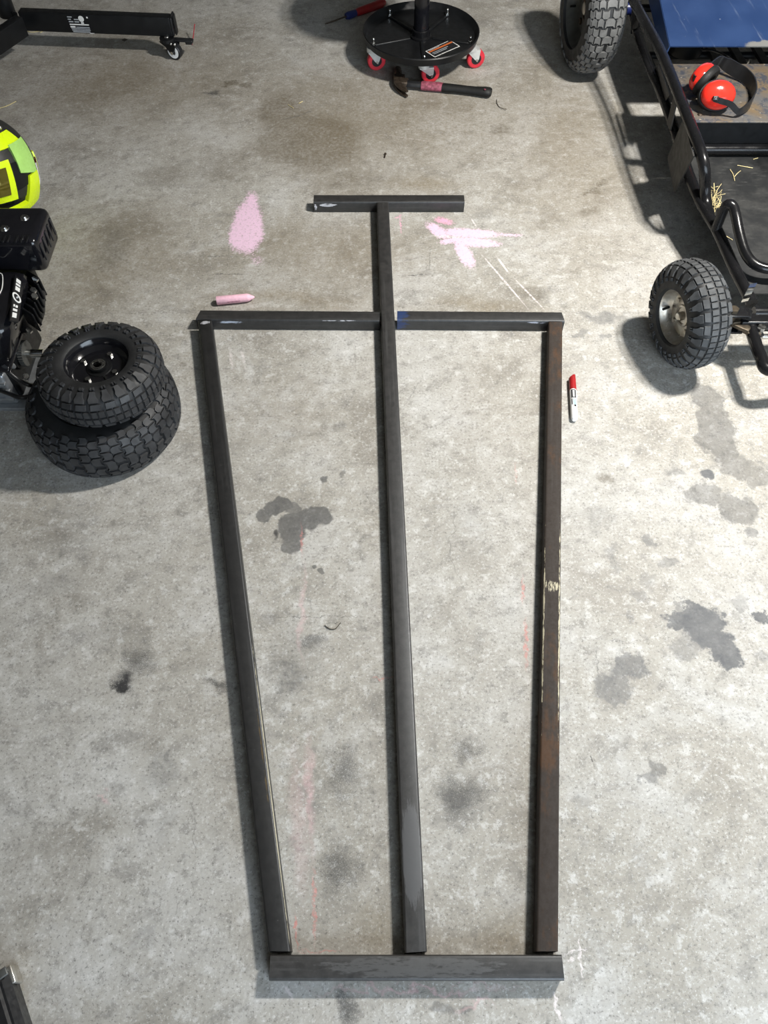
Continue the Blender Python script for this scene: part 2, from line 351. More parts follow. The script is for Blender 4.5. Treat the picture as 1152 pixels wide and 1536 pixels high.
ell = [  # centre, rx, ry, colour, strength, kind, warp, softness
    ((425, 172), 62, 48, BRN, .62, 'soft', 'w1', .6), ((480, 212), 84, 52, BRN, .62, 'soft', 'w1', .5), ((415, 215), 55, 38, BRN, .5, 'soft', 'w1', .7),
    ((255, 262), 75, 26, BRN, .42, 'soft', 'w1', .9), ((530, 268), 110, 28, BRN, .45, 'soft', 'w1', .9), ((110, 130), 90, 40, BRN, .18, 'soft', 'w1', .9),  # wide patch behind the far crosspiece: toning halo painted in brown
    ((330, 255), 70, 40, BRN, .35, 'soft', 'w1', .9), ((640, 275), 90, 20, TAN_HALO, .5, 'soft', 'w1', .9), ((430, 452), 150, 18, TAN_HALO, .42, 'soft', 'w1', .9), ((720, 455), 100, 16, TAN_HALO, .42, 'soft', 'w1', .9),  # tan bands behind the cross tubes: local-contrast halo painted into the floor colour
    ((560, 1380), 60, 70, TAN_HALO, .35, 'soft', 'w1', .9), ((760, 1400), 70, 50, TAN_HALO, .35, 'soft', 'w1', .9),  # same halo tone painted on the floor beside the near tubes
    ((20, 1480), 40, 120, TAN_HALO, .45, 'soft', 'w1', .8),  # tan halo around the black case, put into the floor colour
    ((240, 118), 0, 0, BRN, 0, 'oil', 'w2', .3),
    ((418, 760), 24, 13, OIL, .85, 'oil', 'w4', .22), ((470, 776), 32, 19, OIL, .85, 'oil', 'w4', .22), ((438, 792), 25, 24, OIL, .85, 'oil', 'w4', .22), ((440, 818), 19, 15, OIL, .78, 'oil', 'w4', .22), ((398, 772), 13, 14, OIL, .8, 'oil', 'w4', .25), ((440, 764), 14, 12, OIL, .7, 'oil', 'w4', .3),
    ((412, 801), 8, 9, BLK, .85, 'oil', 'w4', .7), ((485, 720), 8, 8, OIL, .85, 'oil', 'w4', .4), ((513, 712), 8, 6, OIL, .55, 'oil', 'w4', .6), ((475, 847), 6, 6, OIL, .75, 'oil', 'w4', .4), ((484, 853), 5, 5, OIL, .75, 'oil', 'w4', .4), ((510, 638), 16, 14, OIL, .45, 'soft', 'w2', .8), ((440, 652), 26, 18, OIL, .3, 'soft', 'w2', .9),
    ((470, 963), 28, 20, BLK, .55, 'dust', 'w2', .9), ((432, 1012), 42, 48, OIL, .62, 'soft', 'w2', .7), ((408, 930), 34, 24, OIL, .42, 'soft', 'w2', .9), ((440, 985), 60, 55, OIL, .3, 'soft', 'w2', .9),
    ((181, 1033), 17, 17, (0.012, 0.012, 0.013), 1.0, 'dust', 'w2', .8), ((186, 1024), 30, 34, BLK, .9, 'dust', 'w2', 1.0), ((206, 990), 42, 40, BLK, .6, 'dust', 'w2', 1.0), ((325, 1032), 30, 16, BLK, .7, 'dust', 'w2', 1.0),
    ((1028, 926), 36, 20, OLB, .85, 'oil', 'w3', .2), ((1056, 942), 38, 36, OLB, .95, 'oil', 'w3', .2), ((1086, 980), 26, 26, OLB, .9, 'oil', 'w3', .25), ((1141, 926), 14, 12, OLB, .9, 'oil', 'w3', .3), ((1063, 711), 14, 8, OLB, .95, 'oil', 'w4', .3), ((945, 1000), 32, 24, OLB, .62, 'oil', 'w3', .3), ((918, 1030), 32, 30, OLB, .55, 'oil', 'w3', .35),
    ((1030, 972), 26, 22, GRY, .5, 'oil', 'w3', .5), ((1145, 985), 12, 14, GRY, .5, 'oil', 'w3', .6), ((1002, 847), 15, 10, GRY, .5, 'oil', 'w3', .5), ((1110, 905), 18, 14, GRY, .4, 'oil', 'w3', .6), ((960, 893), 18, 10, GRY, .45, 'oil', 'w3', .5), ((920, 838), 12, 28, GRY, .5, 'soft', 'w3', .6), ((972, 868), 18, 18, GRY, .4, 'oil', 'w3', .7), ((900, 780), 38, 22, GRY, .35, 'soft', 'w2', .7), ((1018, 905), 7, 7, GRY, .6, 'oil', 'w3', .4), ((945, 925), 8, 14, GRY, .6, 'soft', 'w3', .6), ((973, 810), 9, 16, GRY, .6, 'oil', 'w3', .4), ((1015, 705), 20, 10, GRY, .4, 'oil', 'w2', .5), ((1127, 800), 10, 10, GRY, .6, 'oil', 'w2', .4), ((1148, 698), 10, 12, GRY, .5, 'oil', 'w2', .5),
    ((1066, 600), 28, 26, OIL, .6, 'oil', 'w2', .25), ((1076, 650), 36, 50, OIL, .62, 'oil', 'w2', .22), ((1110, 700), 34, 20, OIL, .55, 'oil', 'w2', .3), ((1062, 742), 34, 18, OIL, .52, 'oil', 'w2', .3), ((1108, 765), 36, 24, OIL, .58, 'oil', 'w2', .25), ((1140, 720), 22, 14, OIL, .5, 'oil', 'w2', .3),
    ((908, 722), 20, 14, BRN, .6, 'soft', 'w2', .6),
    ((180, 120), 300, 120, DRT, .62, 'soft', 'w1', 1.0), ((600, 170), 420, 150, DRT, .62, 'soft', 'w1', 1.0), ((160, 380), 200, 120, DRT, .55, 'soft', 'w1', 1.0), ((480, 380), 280, 110, DRT, .48, 'soft', 'w1', 1.0), ((850, 200), 160, 230, DRT, .55, 'soft', 'w1', 1.0), ((440, 620), 130, 90, DRT, .26, 'soft', 'w1', 1.0), ((720, 620), 110, 110, DRT, .18, 'soft', 'w1', 1.0),
    ((690, 1190), 56, 62, BLK, .62, 'dust', 'w2', .9), ((702, 1120), 42, 30, BLK, .5, 'dust', 'w2', .9), ((685, 1200), 40, 42, OIL, .45, 'soft', 'w2', .9),
    ((515, 1160), 46, 70, BLK, .55, 'dust', 'w2', 1.0), ((512, 1300), 44, 70, BLK, .6, 'dust', 'w2', 1.0), ((518, 1508), 24, 60, BLK, .7, 'dust', 'w2', 1.0),
    ((890, 285), 18, 9, BRN, .7, 'soft', 'w2', .6), ((748, 192), 22, 10, BRN, .5, 'soft', 'w2', .6), ((905, 275), 12, 6, BRN, .8, 'soft', 'w2', .6), ((812, 335), 14, 10, BRN, .45, 'soft', 'w2', .6), ((885, 318), 24, 10, BRN, .4, 'soft', 'w2', .8), ((800, 440), 40, 12, BRN, .45, 'soft', 'w2', .8), ((905, 722), 2, 2, BRN, .1, 'soft', 'w2', .7),
    ((985, 1155), 12, 22, OIL, .6, 'oil', 'w3', .5), ((972, 1168), 16, 10, GRY, .6, 'oil', 'w3', .5), ((875, 1200), 22, 16, GRY, .35, 'soft', 'w3', .8), ((905, 475), 50, 10, GRY, .55, 'oil', 'w3', .5), ((872, 500), 14, 8, GRY, .55, 'oil', 'w3', .4), ((910, 506), 10, 6, GRY, .6, 'oil', 'w3', .4),
    ((268, 545), 10, 6, BRN, .6, 'soft', 'w2', .6), ((240, 1160), 34, 40, GRY, .4, 'soft', 'w2', .8), ((255, 1140), 14, 14, GRY, .45, 'soft', 'w2', .7), ((100, 800), 60, 60, GRY, .25, 'soft', 'w1', .9), ((80, 870), 50, 30, GRY, .3, 'soft', 'w1', .9), ((215, 1420), 30, 26, GRY, .35, 'soft', 'w2', .8), ((170, 370), 40, 50, OIL, .35, 'soft', 'w2', .9),
    ((664, 1515), 14, 10, OIL, .5, 'oil', 'w4', .4), ((700, 1512), 16, 8, OIL, .45, 'oil', 'w4', .4), ((250, 1240), 30, 40, GRY, .25, 'soft', 'w2', .9), ((150, 960), 90, 50, GRY, .18, 'soft', 'w1', .9), ((700, 800), 60, 60, GRY, .18, 'soft', 'w1', .9), ((960, 1300), 20, 60, GRY, .22, 'soft', 'w2', .9), ((318, 137), 14, 5, BLK, .7, 'soft', 'w2', .7), ((345, 125), 22, 7, BRN, .8, 'soft', 'w2', .6),
    ((372, 130), 14, 6, BRN, .6, 'soft', 'w2', .6), ((745, 40), 14, 10, BRN, .3, 'soft', 'w2', .8),
]
CH = (0.74, 0.52, 0.66); CHW = (0.72, 0.66, 0.66); RED = (0.60, 0.22, 0.20); PNK = (0.66, 0.42, 0.44); LINE = (0.09, 0.085, 0.08); PIT = (0.74, 0.36, 0.50)
seg = [
    ((378, 284), (376, 330), 34, CH, 1.0, 'chalk', 'w5', .8), ((372, 305), (372, 376), 56, CH, 1.0, 'chalk', 'w5', .5), ((362, 330), (360, 372), 46, CH, 1.0, 'chalk', 'w5', .55), ((386, 330), (388, 370), 26, CH, .95, 'chalk', 'w5', .8), ((382, 384), (388, 396), 26, CH, .55, 'chalk', 'w5', .9), ((352, 362), (346, 388), 10, CH, .55, 'chalk', 'w5', .9),
    ((642, 335), (672, 358), 20, CH, 1.0, 'chalk', 'w5', .7), ((655, 348), (755, 352), 21, CH, 1.0, 'chalk', 'w5', .6), ((664, 359), (756, 367), 19, CH, 1.0, 'chalk', 'w5', .6), ((686, 360), (708, 402), 25, CH, 1.0, 'chalk', 'w5', .6), ((660, 364), (690, 358), 13, CH, .9, 'chalk', 'w5', .7), ((720, 350), (800, 354), 9, CH, .8, 'chalk', 'w5', .9), ((652, 327), (680, 336), 16, PIT, .9, 'chalk', 'w5', .9), ((640, 354), (700, 356), 5, CHW, .8, 'line', 'w5', .8),
    ((705, 325), (716, 342), 2.4, CHW, .8, 'line', 'v', .6), ((716, 374), (798, 470), 2.6, CHW, .85, 'line', 'v', .5), ((743, 382), (765, 412), 3.0, CHW, .8, 'line', 'v', .5), ((766, 412), (822, 470), 2.4, CHW, .75, 'line', 'v', .5),
    ((600, 322), (602, 352), 3, PIT, .7, 'line', 'w5', .5), ((593, 328), (602, 322), 3, PIT, .5, 'line', 'w5', .5),
    ((443, 1365), (447, 1428), 5, RED, .6, 'line', 'w5', .6), ((470, 1290), (473, 1432), 7, RED, .55, 'line', 'w5', .7), ((462, 1090), (468, 1300), 22, PNK, .45, 'soft', 'w4', .9), ((455, 830), (452, 1010), 12, PNK, .35, 'soft', 'w4', .9), ((452, 780), (453, 840), 5, RED, .45, 'line', 'w5', .8), ((440, 1100), (455, 1380), 34, PNK, .22, 'soft', 'w4', .9), ((440, 1427), (520, 1427), 5, RED, .45, 'line', 'w5', .7),
    ((784, 860), (784, 910), 6, RED, .5, 'line', 'w5', .7), ((788, 920), (790, 1010), 8, RED, .55, 'line', 'w5', .7), ((772, 690), (774, 730), 4, RED, .3, 'line', 'w5', .8), ((556, 1018), (600, 1016), 4, RED, .5, 'line', 'w5', .7),
    ((410, 1482), (835, 1484), 12, PNK, .45, 'soft', 'w3', .9), ((420, 1470), (440, 1500), 6, CHW, .6, 'line', 'w5', .6), ((842, 1432), (884, 1422), 5, CHW, .85, 'line', 'w5', .6), ((866, 1398), (876, 1472), 5, CHW, .85, 'line', 'w5', .6), ((828, 1484), (842, 1536), 7, CHW, .8, 'line', 'w5', .6), ((845, 1440), (870, 1440), 14, CHW, .5, 'chalk', 'w5', .8), ((690, 1512), (740, 1508), 16, PNK, .4, 'soft', 'w3', .9),
    ((140, 1192), (165, 1192), 14, PNK, .4, 'soft', 'w3', .9), ((345, 520), (350, 560), 6, CHW, .5, 'line', 'w5', .8), ((362, 515), (368, 560), 5, CHW, .4, 'line', 'w5', .8),
    ((300, 412), (376, 411), 2.2, LINE, .7, 'line', 'w5', .5), ((340, 412), (345, 360), 1.6, LINE, .4, 'line', 'w5', .5), ((606, 413), (648, 411), 2.2, LINE, .75, 'line', 'w5', .5), ((644, 412), (646, 360), 2.0, LINE, .5, 'line', 'w5', .5), ((305, 385), (362, 384), 2.6, LINE, .6, 'line', 'w5', .5), ((600, 392), (640, 384), 2.0, LINE, .35, 'line', 'w5', .5),
    ((420, 180), (455, 172), 2.2, LINE, .6, 'line', 'w5', .5), ((452, 172), (470, 165), 2.0, LINE, .5, 'line', 'w5', .5), ((378, 926), (570, 924), 2.6, LINE, .5, 'line', 'w5', .5), ((672, 740), (690, 930), 1.8, LINE, .5, 'line', 'w1', .5), ((487, 935), (512, 935), 2, BLK, .6, 'line', 'w5', .5), ((460, 870), (470, 940), 4, GRY, .3, 'line', 'w5', .8), ((1000, 320), (985, 420), 2, LINE, .0, 'line', 'w5', .5),
    ((880, 956), (960, 964), 2, GRY, .6, 'line', 'w5', .5), ((892, 962), (900, 1030), 2, GRY, .6, 'line', 'w5', .5), ((884, 1130), (892, 1150), 2.4, LINE, .8, 'line', 'v', .5), ((560, 200), (660, 214), 1.6, CHW, .25, 'line', 'v', .5), ((740, 1010), (720, 1100), 2, GRY, .4, 'line', 'w5', .5), ((640, 555), (600, 620), 1.8, GRY, .4, 'line', 'w5', .5), ((905, 1395), (860, 1405), 2, GRY, .5, 'line', 'w5', .5),
    ((800, 30), (860, 15), 1.8, LINE, .35, 'line', 'w1', .5), ((290, 1340), (298, 1180), 2.2, LINE, .35, 'line', 'w1', .5), ((265, 1330), (262, 1400), 2.0, LINE, .35, 'line', 'w1', .5),
]

STAINS_HALOS = [(*px_ell(p, rx, ry), col, k, kind, w, soft) for p, rx, ry, col, k, kind, w, soft in ell if rx] + \
         [(*px_seg(p1, p2, wd), col, k, kind, w, soft) for p1, p2, wd, col, k, kind, w, soft in seg if k]
CONC = concrete_group()
def mat_floor(x0, x1, y0, y1):
    """concrete for one slab area, with only the stains, painted halos and chalk strokes that reach into it"""
    t = NT('stained_garage_concrete'); g = t.new('Group'); g.node_tree = CONC; G = g.outputs
    c = G['c']; fin = G['fin']; gmid = G['gmid']; grain = G['grain']; gr = G['gr']
    def put(c, mask, col, k, kind):
        if kind == 'oil':      m = t.math('MULTIPLY', mask, t.mapr(fin, 0.25, 0.6, 1.0, 0.84))
        elif kind == 'soft':   m = t.math('MULTIPLY', mask, t.mapr(gmid, 0.3, 0.65, 1.0, 0.5))
        elif kind == 'dust':   m = t.math('MULTIPLY', mask, t.mapr(t.math('ADD', t.math('MULTIPLY', mask, 0.25), grain), 0.42, 0.66, 0.15, 1.0))
        elif kind == 'chalk':  m = t.math('MULTIPLY', t.mapr(t.math('ADD', t.math('MULTIPLY', mask, 0.45), t.math('ADD', t.math('MULTIPLY', gmid, 0.5), t.math('MULTIPLY', gr, 0.5))), 0.66, 0.98), t.mapr(mask, 0.0, 0.3))
        elif kind == 'line':   m = t.math('MULTIPLY', mask, t.mapr(gmid, 0.38, 0.58, 0.2, 1.0))
        else: m = mask
        return t.mix(m, c, col)
    run = None; last = None
    def flush(c):
        return c if run is None else put(c, run, last[0], 1.0, last[1])
    for cc, half, ang, col, k, kind, w, soft in STAINS_HALOS:
        ca_, sa_ = abs(math.cos(ang)), abs(math.sin(ang)); rx = half[0] * ca_ + half[1] * sa_ + .06; ry = half[0] * sa_ + half[1] * ca_ + .06
        if cc.x + rx < x0 or cc.x - rx > x1 or cc.y + ry < y0 or cc.y - ry > y1: continue
        mk_ = t.math('MULTIPLY', t.blob(G[w], cc, half, ang, soft), min(1.0, k * 1.1))
        if last == (col, kind): run = t.math('MAXIMUM', run, mk_)
        else: c = flush(c); run = mk_; last = (col, kind)
    c = flush(c)
    t.bump(G['h'], 0.3, 0.003)
    return t.out(c, G['rough'], 0.0)


# ------------------------------------------------------------------ the garage
X0, X1, Y0, Y1, ZC = -2.9, 3.7, DOOR_Y, 5.4, 2.75
fx = [X0] + [-1.6 + .4 * i for i in range(9)] + [X1]; fy = [Y0] + [-.1 + .4 * i for i in range(10)] + [Y1]
nx_ = len(fx); fv = [(x, y, 0) for y in fy for x in fx]; ff = [(j * nx_ + i, j * nx_ + i + 1, (j + 1) * nx_ + i + 1, (j + 1) * nx_ + i) for j in range(len(fy) - 1) for i in range(nx_ - 1)]
fl = struct('floor', MB().add(fv, ff), M['drive']); fl.data.materials.clear()
for p_ in fl.data.polygons:
    xs = [fl.data.vertices[i].co.x for i in p_.vertices]; ys = [fl.data.vertices[i].co.y for i in p_.vertices]
    fl.data.materials.append(mat_floor(min(xs), max(xs), min(ys), max(ys))); p_.material_index = len(fl.data.materials) - 1
struct('ceiling', MB().box(((X0 + X1) / 2, (Y0 + Y1) / 2, ZC + 0.05), (X1 - X0 + .3, Y1 - Y0 + .3, 0.1)), M['ceil'])
struct('wall_left', MB().box((X0 - 0.075, (Y0 + Y1) / 2, ZC / 2), (0.15, Y1 - Y0, ZC)), M['wall'])
struct('wall_right', MB().box((X1 + 0.075, (Y0 + Y1) / 2, ZC / 2), (0.15, Y1 - Y0, ZC)), M['wall'])
struct('wall_back', MB().box(((X0 + X1) / 2, Y1 + 0.075, ZC / 2), (X1 - X0 + .3, 0.15, ZC)), M['wall'])
fr = MB()
fr.box(((X0 - .15 + DX0) / 2, Y0 - 0.075, ZC / 2), (DX0 - X0 + .15, 0.15, ZC)); fr.box(((X1 + .15 + DX1) / 2, Y0 - 0.075, ZC / 2), (X1 + .15 - DX1, 0.15, ZC))
fr.box(((DX0 + DX1) / 2, Y0 - 0.075, (ZC + DZ) / 2), (DX1 - DX0, 0.15, ZC - DZ))
struct('wall_front', fr, M['wall'])
struct('driveway_slab', MB().box(((DX0 + DX1) / 2, Y0 - 3.0, -0.06), (12, 6.0, 0.1)), M['drive'])  # driveway slab outside the garage door, out of view

lamp = thing('ceiling_lamp', 'white twin panel lamp hanging under the garage ceiling', 'lamp', (LAMP.x, LAMP.y, LAMP.z + 0.02))
hb = MB().box((LAMP.x, LAMP.y, LAMP.z + 0.06), (0.34, 0.2, 0.05), bev=0.01)
obj('housing', hb, M['white_plastic'], lamp)
obj('stem', MB().cyl((LAMP.x, LAMP.y, LAMP.z + 0.08), (LAMP.x, LAMP.y, ZC), 0.02), M['white_plastic'], lamp)
for dx in (-0.085, 0.085):
    obj('diffuser', MB().box((LAMP.x + dx, LAMP.y, LAMP.z + 0.03), (0.11, 0.17, 0.008), bev=0.002), M['lamp_face'], lamp)

# ------------------------------------------------------------------ steel tubes of the frame on the floor
TS = 0.038
def steel(name, rust=0.0, patches=(), dark=1.0):
    t = NT(name); v = t.tc.outputs['Object']
    st = t.noise(t.mapping(v, scale=(0.30, 0.012, 0.012)), 1.0, 5, 0.65); mo = t.noise(v, 60, 6, 0.7); fi = t.noise(v, 160, 4, 0.7)
    c = t.mix(t.mapr(mo, 0.3, 0.7), (0.0135 * dark, 0.0125 * dark, 0.0118 * dark), (0.028 * dark, 0.026 * dark, 0.0245 * dark))
    c = t.mix(t.math('MULTIPLY', t.mapr(st, 0.52, 0.72), 0.6), c, (0.048 * dark, 0.047 * dark, 0.046 * dark))
    c = t.mix(t.math('MULTIPLY', t.mapr(fi, 0.66, 0.74), 0.5), c, (0.12, 0.115, 0.11))
    if rust:
        rn = t.noise(t.mapping(v, scale=(2.2, 1, 1)), 42, 6, 0.7); rn2 = t.noise(v, 4, 3)
        m = t.mapr(t.math('ADD', t.math('MULTIPLY', rn, 0.6), t.math('MULTIPLY', rn2, 0.5)), 0.62 - 0.06 * rust, 0.74 - 0.05 * rust)
        c = t.mix(t.math('MULTIPLY', m, 0.8), c, (0.080, 0.036, 0.014))
        c = t.mix(0.35 * rust, c, (0.045, 0.026, 0.014))
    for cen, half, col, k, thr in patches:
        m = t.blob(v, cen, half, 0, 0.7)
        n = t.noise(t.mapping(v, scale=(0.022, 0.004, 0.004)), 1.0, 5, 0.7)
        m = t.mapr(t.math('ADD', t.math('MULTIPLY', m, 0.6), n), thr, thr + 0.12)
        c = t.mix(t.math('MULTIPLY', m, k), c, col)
    t.bump(fi, 0.12, 0.0004)
    t.b.inputs['IOR'].default_value = 1.62 if not rust else 1.4; t.b.inputs['Specular Tint'].default_value = (0.92, 0.96, 1.0, 1)
    return t.out(c, t.mapr(fi, 0.3, 0.7, 0.42, 0.52) if not rust else t.mapr(fi, 0.3, 0.7, 0.66, 0.82), 0.0)
def sq_tube(name, p0, p1, mat, label, cut0=0.0, cut1=0.0, s=TS):
    """hollow square steel tube lying on the floor from p0 to p1 (centre line); ends cut at the given angles"""
    p0 = Vector((p0[0], p0[1], 0)); p1 = Vector((p1[0], p1[1], 0)); d = p1 - p0; Ln = d.length; wall = 0.003; r = 0.0045
    def ring(h, rr):
        pts = []
        for cx, cz, a0 in ((h - rr, h - rr, 0), (-h + rr, h - rr, 90), (-h + rr, -h + rr, 180), (h - rr, -h + rr, 270)):
            for k in range(5):
                a = R(a0 + 22.5 * k); pts.append((cx + rr * math.cos(a), cz + rr * math.sin(a)))
        return pts
    o_ = ring(s / 2, r); i_ = ring(s / 2 - wall, r - 0.0025); n = len(o_); vs = []; fs = []
    for end, cut in ((-Ln / 2, cut0), (Ln / 2, cut1)):
        for pts in (o_, i_):
            for y, z in pts: vs.append((end + y * math.tan(R(cut)), y, z + s / 2))
    for j in range(n):
        k = (j + 1) % n
        fs += [(j, k, 2 * n + k, 2 * n + j), (n + j, 3 * n + j, 3 * n + k, n + k), (j, n + j, n + k, k), (2 * n + j, 2 * n + k, 3 * n + k, 3 * n + j)]
    me = MB().add(vs, fs); o = obj(name, me, mat, angle=30)
    o.location = (p0 + p1) / 2; o.rotation_euler = (0, 0, math.atan2(d.y, d.x))
    return tag(o, label, 'steel tube', 'square steel tubes of the frame laid out on the floor')
SC = (0.62, 0.62, 0.66); YL = (0.55, 0.50, 0.36)
T_Y = at(580, 303, TS).y + TS / 2
xl = at(470, 303, TS).x; xr = at(697, 303, TS).x; Lh = (xr - xl) / 2
sq_tube('steel_tube', (xl, T_Y), (xr, T_Y), steel('mill_scale_steel_crosspiece', 0, [((-Lh + 0.045, -0.019, 0.027), (0.055, 0.006, 0.011), SC, 0.8, 0.98), ((-Lh + .006, -0.019, 0.02), (0.008, 0.008, 0.02), SC, 0.8, 0.95)]),
        'short dark steel tube crossing the far end of the frame, above the pink chalk')
c0 = at(296, 479, TS); c1 = at(569.5, 481, TS); Lh = (c1.x - c0.x) / 2
sq_tube('steel_tube', (c0.x, c0.y + TS / 2), (c1.x, c1.y + TS / 2), steel('mill_scale_steel_arm', 0, [((-Lh + 0.09, -0.019, 0.028), (0.075, 0.006, 0.010), (0.55, 0.6, 0.7), 0.75, 0.99), ((0.15, -0.019, 0.036), (0.10, 0.005, 0.004), SC, 0.5, 1.0)], 0.95),
        'dark steel tube beside the pink chalk stick, meeting the long centre tube from the left', 14, 0)
c0 = at(596, 480, TS); c1 = at(846, 482, TS); Lh = (c1.x - c0.x) / 2
sq_tube('steel_tube', (c0.x, c0.y + TS / 2), (c1.x, c1.y + TS / 2), steel('mill_scale_steel_blue_end', 0, [((-Lh + 0.005, 0, 0.02), (0.06, 0.05, 0.05), (0.010, 0.035, 0.13), 0.75, 0.92), ((Lh - 0.075, -0.019, 0.032), (0.05, 0.006, 0.006), (0.5, 0.52, 0.6), 0.75, 0.98)]),
        'dark steel tube with blue dye on one end, right of the long centre tube', 0, -8)
sp0 = at(574, 303.5, TS); sp1 = at(624, 1428, TS)
sq_tube('steel_tube', (sp0.x, sp0.y - 0.001), (sp1.x, sp1.y), steel('mill_scale_steel_spine', 0.0, [((0.86, 0, 0.038), (0.14, 0.03, 0.006), (0.085, 0.085, 0.088), 0.7, 0.80)], 1.15),
        'longest dark steel tube running down the middle of the frame', 1.6, -1.6)
a = at(307, 480.5, TS); b = at(419, 1429, TS)
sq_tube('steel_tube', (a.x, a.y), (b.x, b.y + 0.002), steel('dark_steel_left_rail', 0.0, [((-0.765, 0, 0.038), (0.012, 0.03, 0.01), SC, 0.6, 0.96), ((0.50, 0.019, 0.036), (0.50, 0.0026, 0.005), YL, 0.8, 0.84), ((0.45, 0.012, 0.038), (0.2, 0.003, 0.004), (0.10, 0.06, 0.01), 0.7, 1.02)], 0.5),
        'slanting black steel tube on the left side of the frame, next to the stacked wheels', 12, 12)
a = at(833.5, 482.6, TS); b = at(821, 1429, TS)
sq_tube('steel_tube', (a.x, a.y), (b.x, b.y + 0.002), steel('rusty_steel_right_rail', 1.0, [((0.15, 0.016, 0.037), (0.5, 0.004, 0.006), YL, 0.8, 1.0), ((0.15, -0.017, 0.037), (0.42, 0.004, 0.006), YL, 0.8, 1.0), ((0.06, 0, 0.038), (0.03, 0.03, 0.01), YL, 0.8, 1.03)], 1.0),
        'rust-brown scraped steel tube on the right side of the frame, beside the marker', -7.4, -7.4)
bl = at(403, 1472, TS); br = at(847, 1472, TS)
sq_tube('steel_tube', (bl.x, bl.y + TS / 2 + 0.001), (br.x, br.y + TS / 2 + 0.001), steel('mill_scale_steel_near_beam', 0, [((0.0, 0, 0.038), (0.3, 0.03, 0.006), (0.10, 0.10, 0.10), 0.5, 0.95)], 1.25),
        'short thick-looking steel tube closing the near end of the frame')

# ------------------------------------------------------------------ chalk, marker, hammer, screwdriver
def stick_matrix(p0, p1):
    d = p1 - p0; return Matrix.Translation(p0) @ Matrix.Rotation(math.atan2(d.y, d.x), 4, 'Z')
ca = at(326, 456); cb = at(383, 450.5); Lc = (cb - ca).length; rc = 0.0125
m = stick_matrix(Vector((ca.x, ca.y, rc)), Vector((cb.x, cb.y, rc)))
ch = MB()
prof = [(0, 0.0), (0, rc * .90), (0.002, rc), (Lc * .80, rc * .93), (Lc * .84, rc * .86), (Lc * .985, rc * .22), (Lc, 0.0)]
ch.lathe(prof, 28, m=m)
cko = tag(obj('chalk_stick', ch, M['chalk'], base=(ca.x, ca.y, 0)), 'thick pink sidewalk chalk stick with a pointed end, lying above the left cross tube', 'chalk')
for k in range(9):   # stamped characters, too worn to read
    x_ = Lc * (.30 + .038 * k); al = R(200 + 4 * (k % 2)); rr_ = rc * .972
    cpt_ = Vector((x_, rr_ * math.cos(R(192)), rr_ * math.sin(R(192)) + .0035))
    obj('stamped_mark', MB().box(m @ cpt_, (Lc * (.018 if k % 3 else .024), .0012, .0045), m.to_3x3()), M['chalk_mark'], cko)

ma = at(860.5, 634); mb_ = at(857, 566); Lm = (mb_ - ma).length; rm = 0.0092
m = stick_matrix(Vector((ma.x, ma.y, rm)), Vector((mb_.x, mb_.y, rm)))
mk = thing('marker_pen', 'white marker pen with a red cap lying beside the right rail', 'marker', (ma.x, ma.y, 0))
obj('barrel', MB().lathe([(0, 0), (0.0005, rm * .55), (0.004, rm * .84), (0.010, rm * .93), (Lm * .64, rm), (Lm * .66, rm * .9), (Lm * .66, 0)], 28, m=m), M['white_plastic'], mk)
cap = MB().lathe([(Lm * .645, 0), (Lm * .645, rm * 1.03), (Lm * .66, rm * 1.05), (Lm * .9, rm * 1.0), (Lm, rm * .96), (Lm, 0)], 28)
for i, v in enumerate(cap.v):   # slanted cap end
    if v.x > Lm * .93: v.x -= (v.y + rm) * 0.75
obj('cap', cap.xf(m), M['red_plastic'], mk)
pr = lambda xa, xb, a0, a1: [(xa, a0), (xb, a1)]
def barrel_patch(x0, x1, a0, a1, rad, mat, name='print'):
    q = MB(); n = 6; vs = []; fs = []
    for i in range(n + 1):
        a = R(a0 + (a1 - a0) * i / n)
        for x in (x0, x1): vs.append((x, rad * math.sin(a), rad * math.cos(a)))
    for i in range(n): fs.append((2 * i, 2 * i + 1, 2 * i + 3, 2 * i + 2))
    return obj(name, q.add([m @ Vector(v) for v in vs], fs), mat, mk)
barrel_patch(Lm * .445, Lm * .625, -38, 42, rm * 1.02, M['black_print'], 'label_block')
for k in range(5):
    x = Lm * (.465 + .030 * k); barrel_patch(x, x + Lm * .021, -14, 20, rm * 1.03, M['white_print'], 'lettering')
for k, (a0, a1, mt) in enumerate(((-40, -26, 'black_print'), (-10, 4, 'cyan_print'), (14, 28, 'black_print'), (34, 40, 'cyan_print'))):
    barrel_patch(Lm * .30, Lm * .425, -a1, -a0, rm * 1.02, M[mt if k != 2 else 'cyan_print'], 'lettering')
barrel_patch(Lm * .255, Lm * .295, -32, 2, rm * 1.02, M['black_print'], 'symbol')

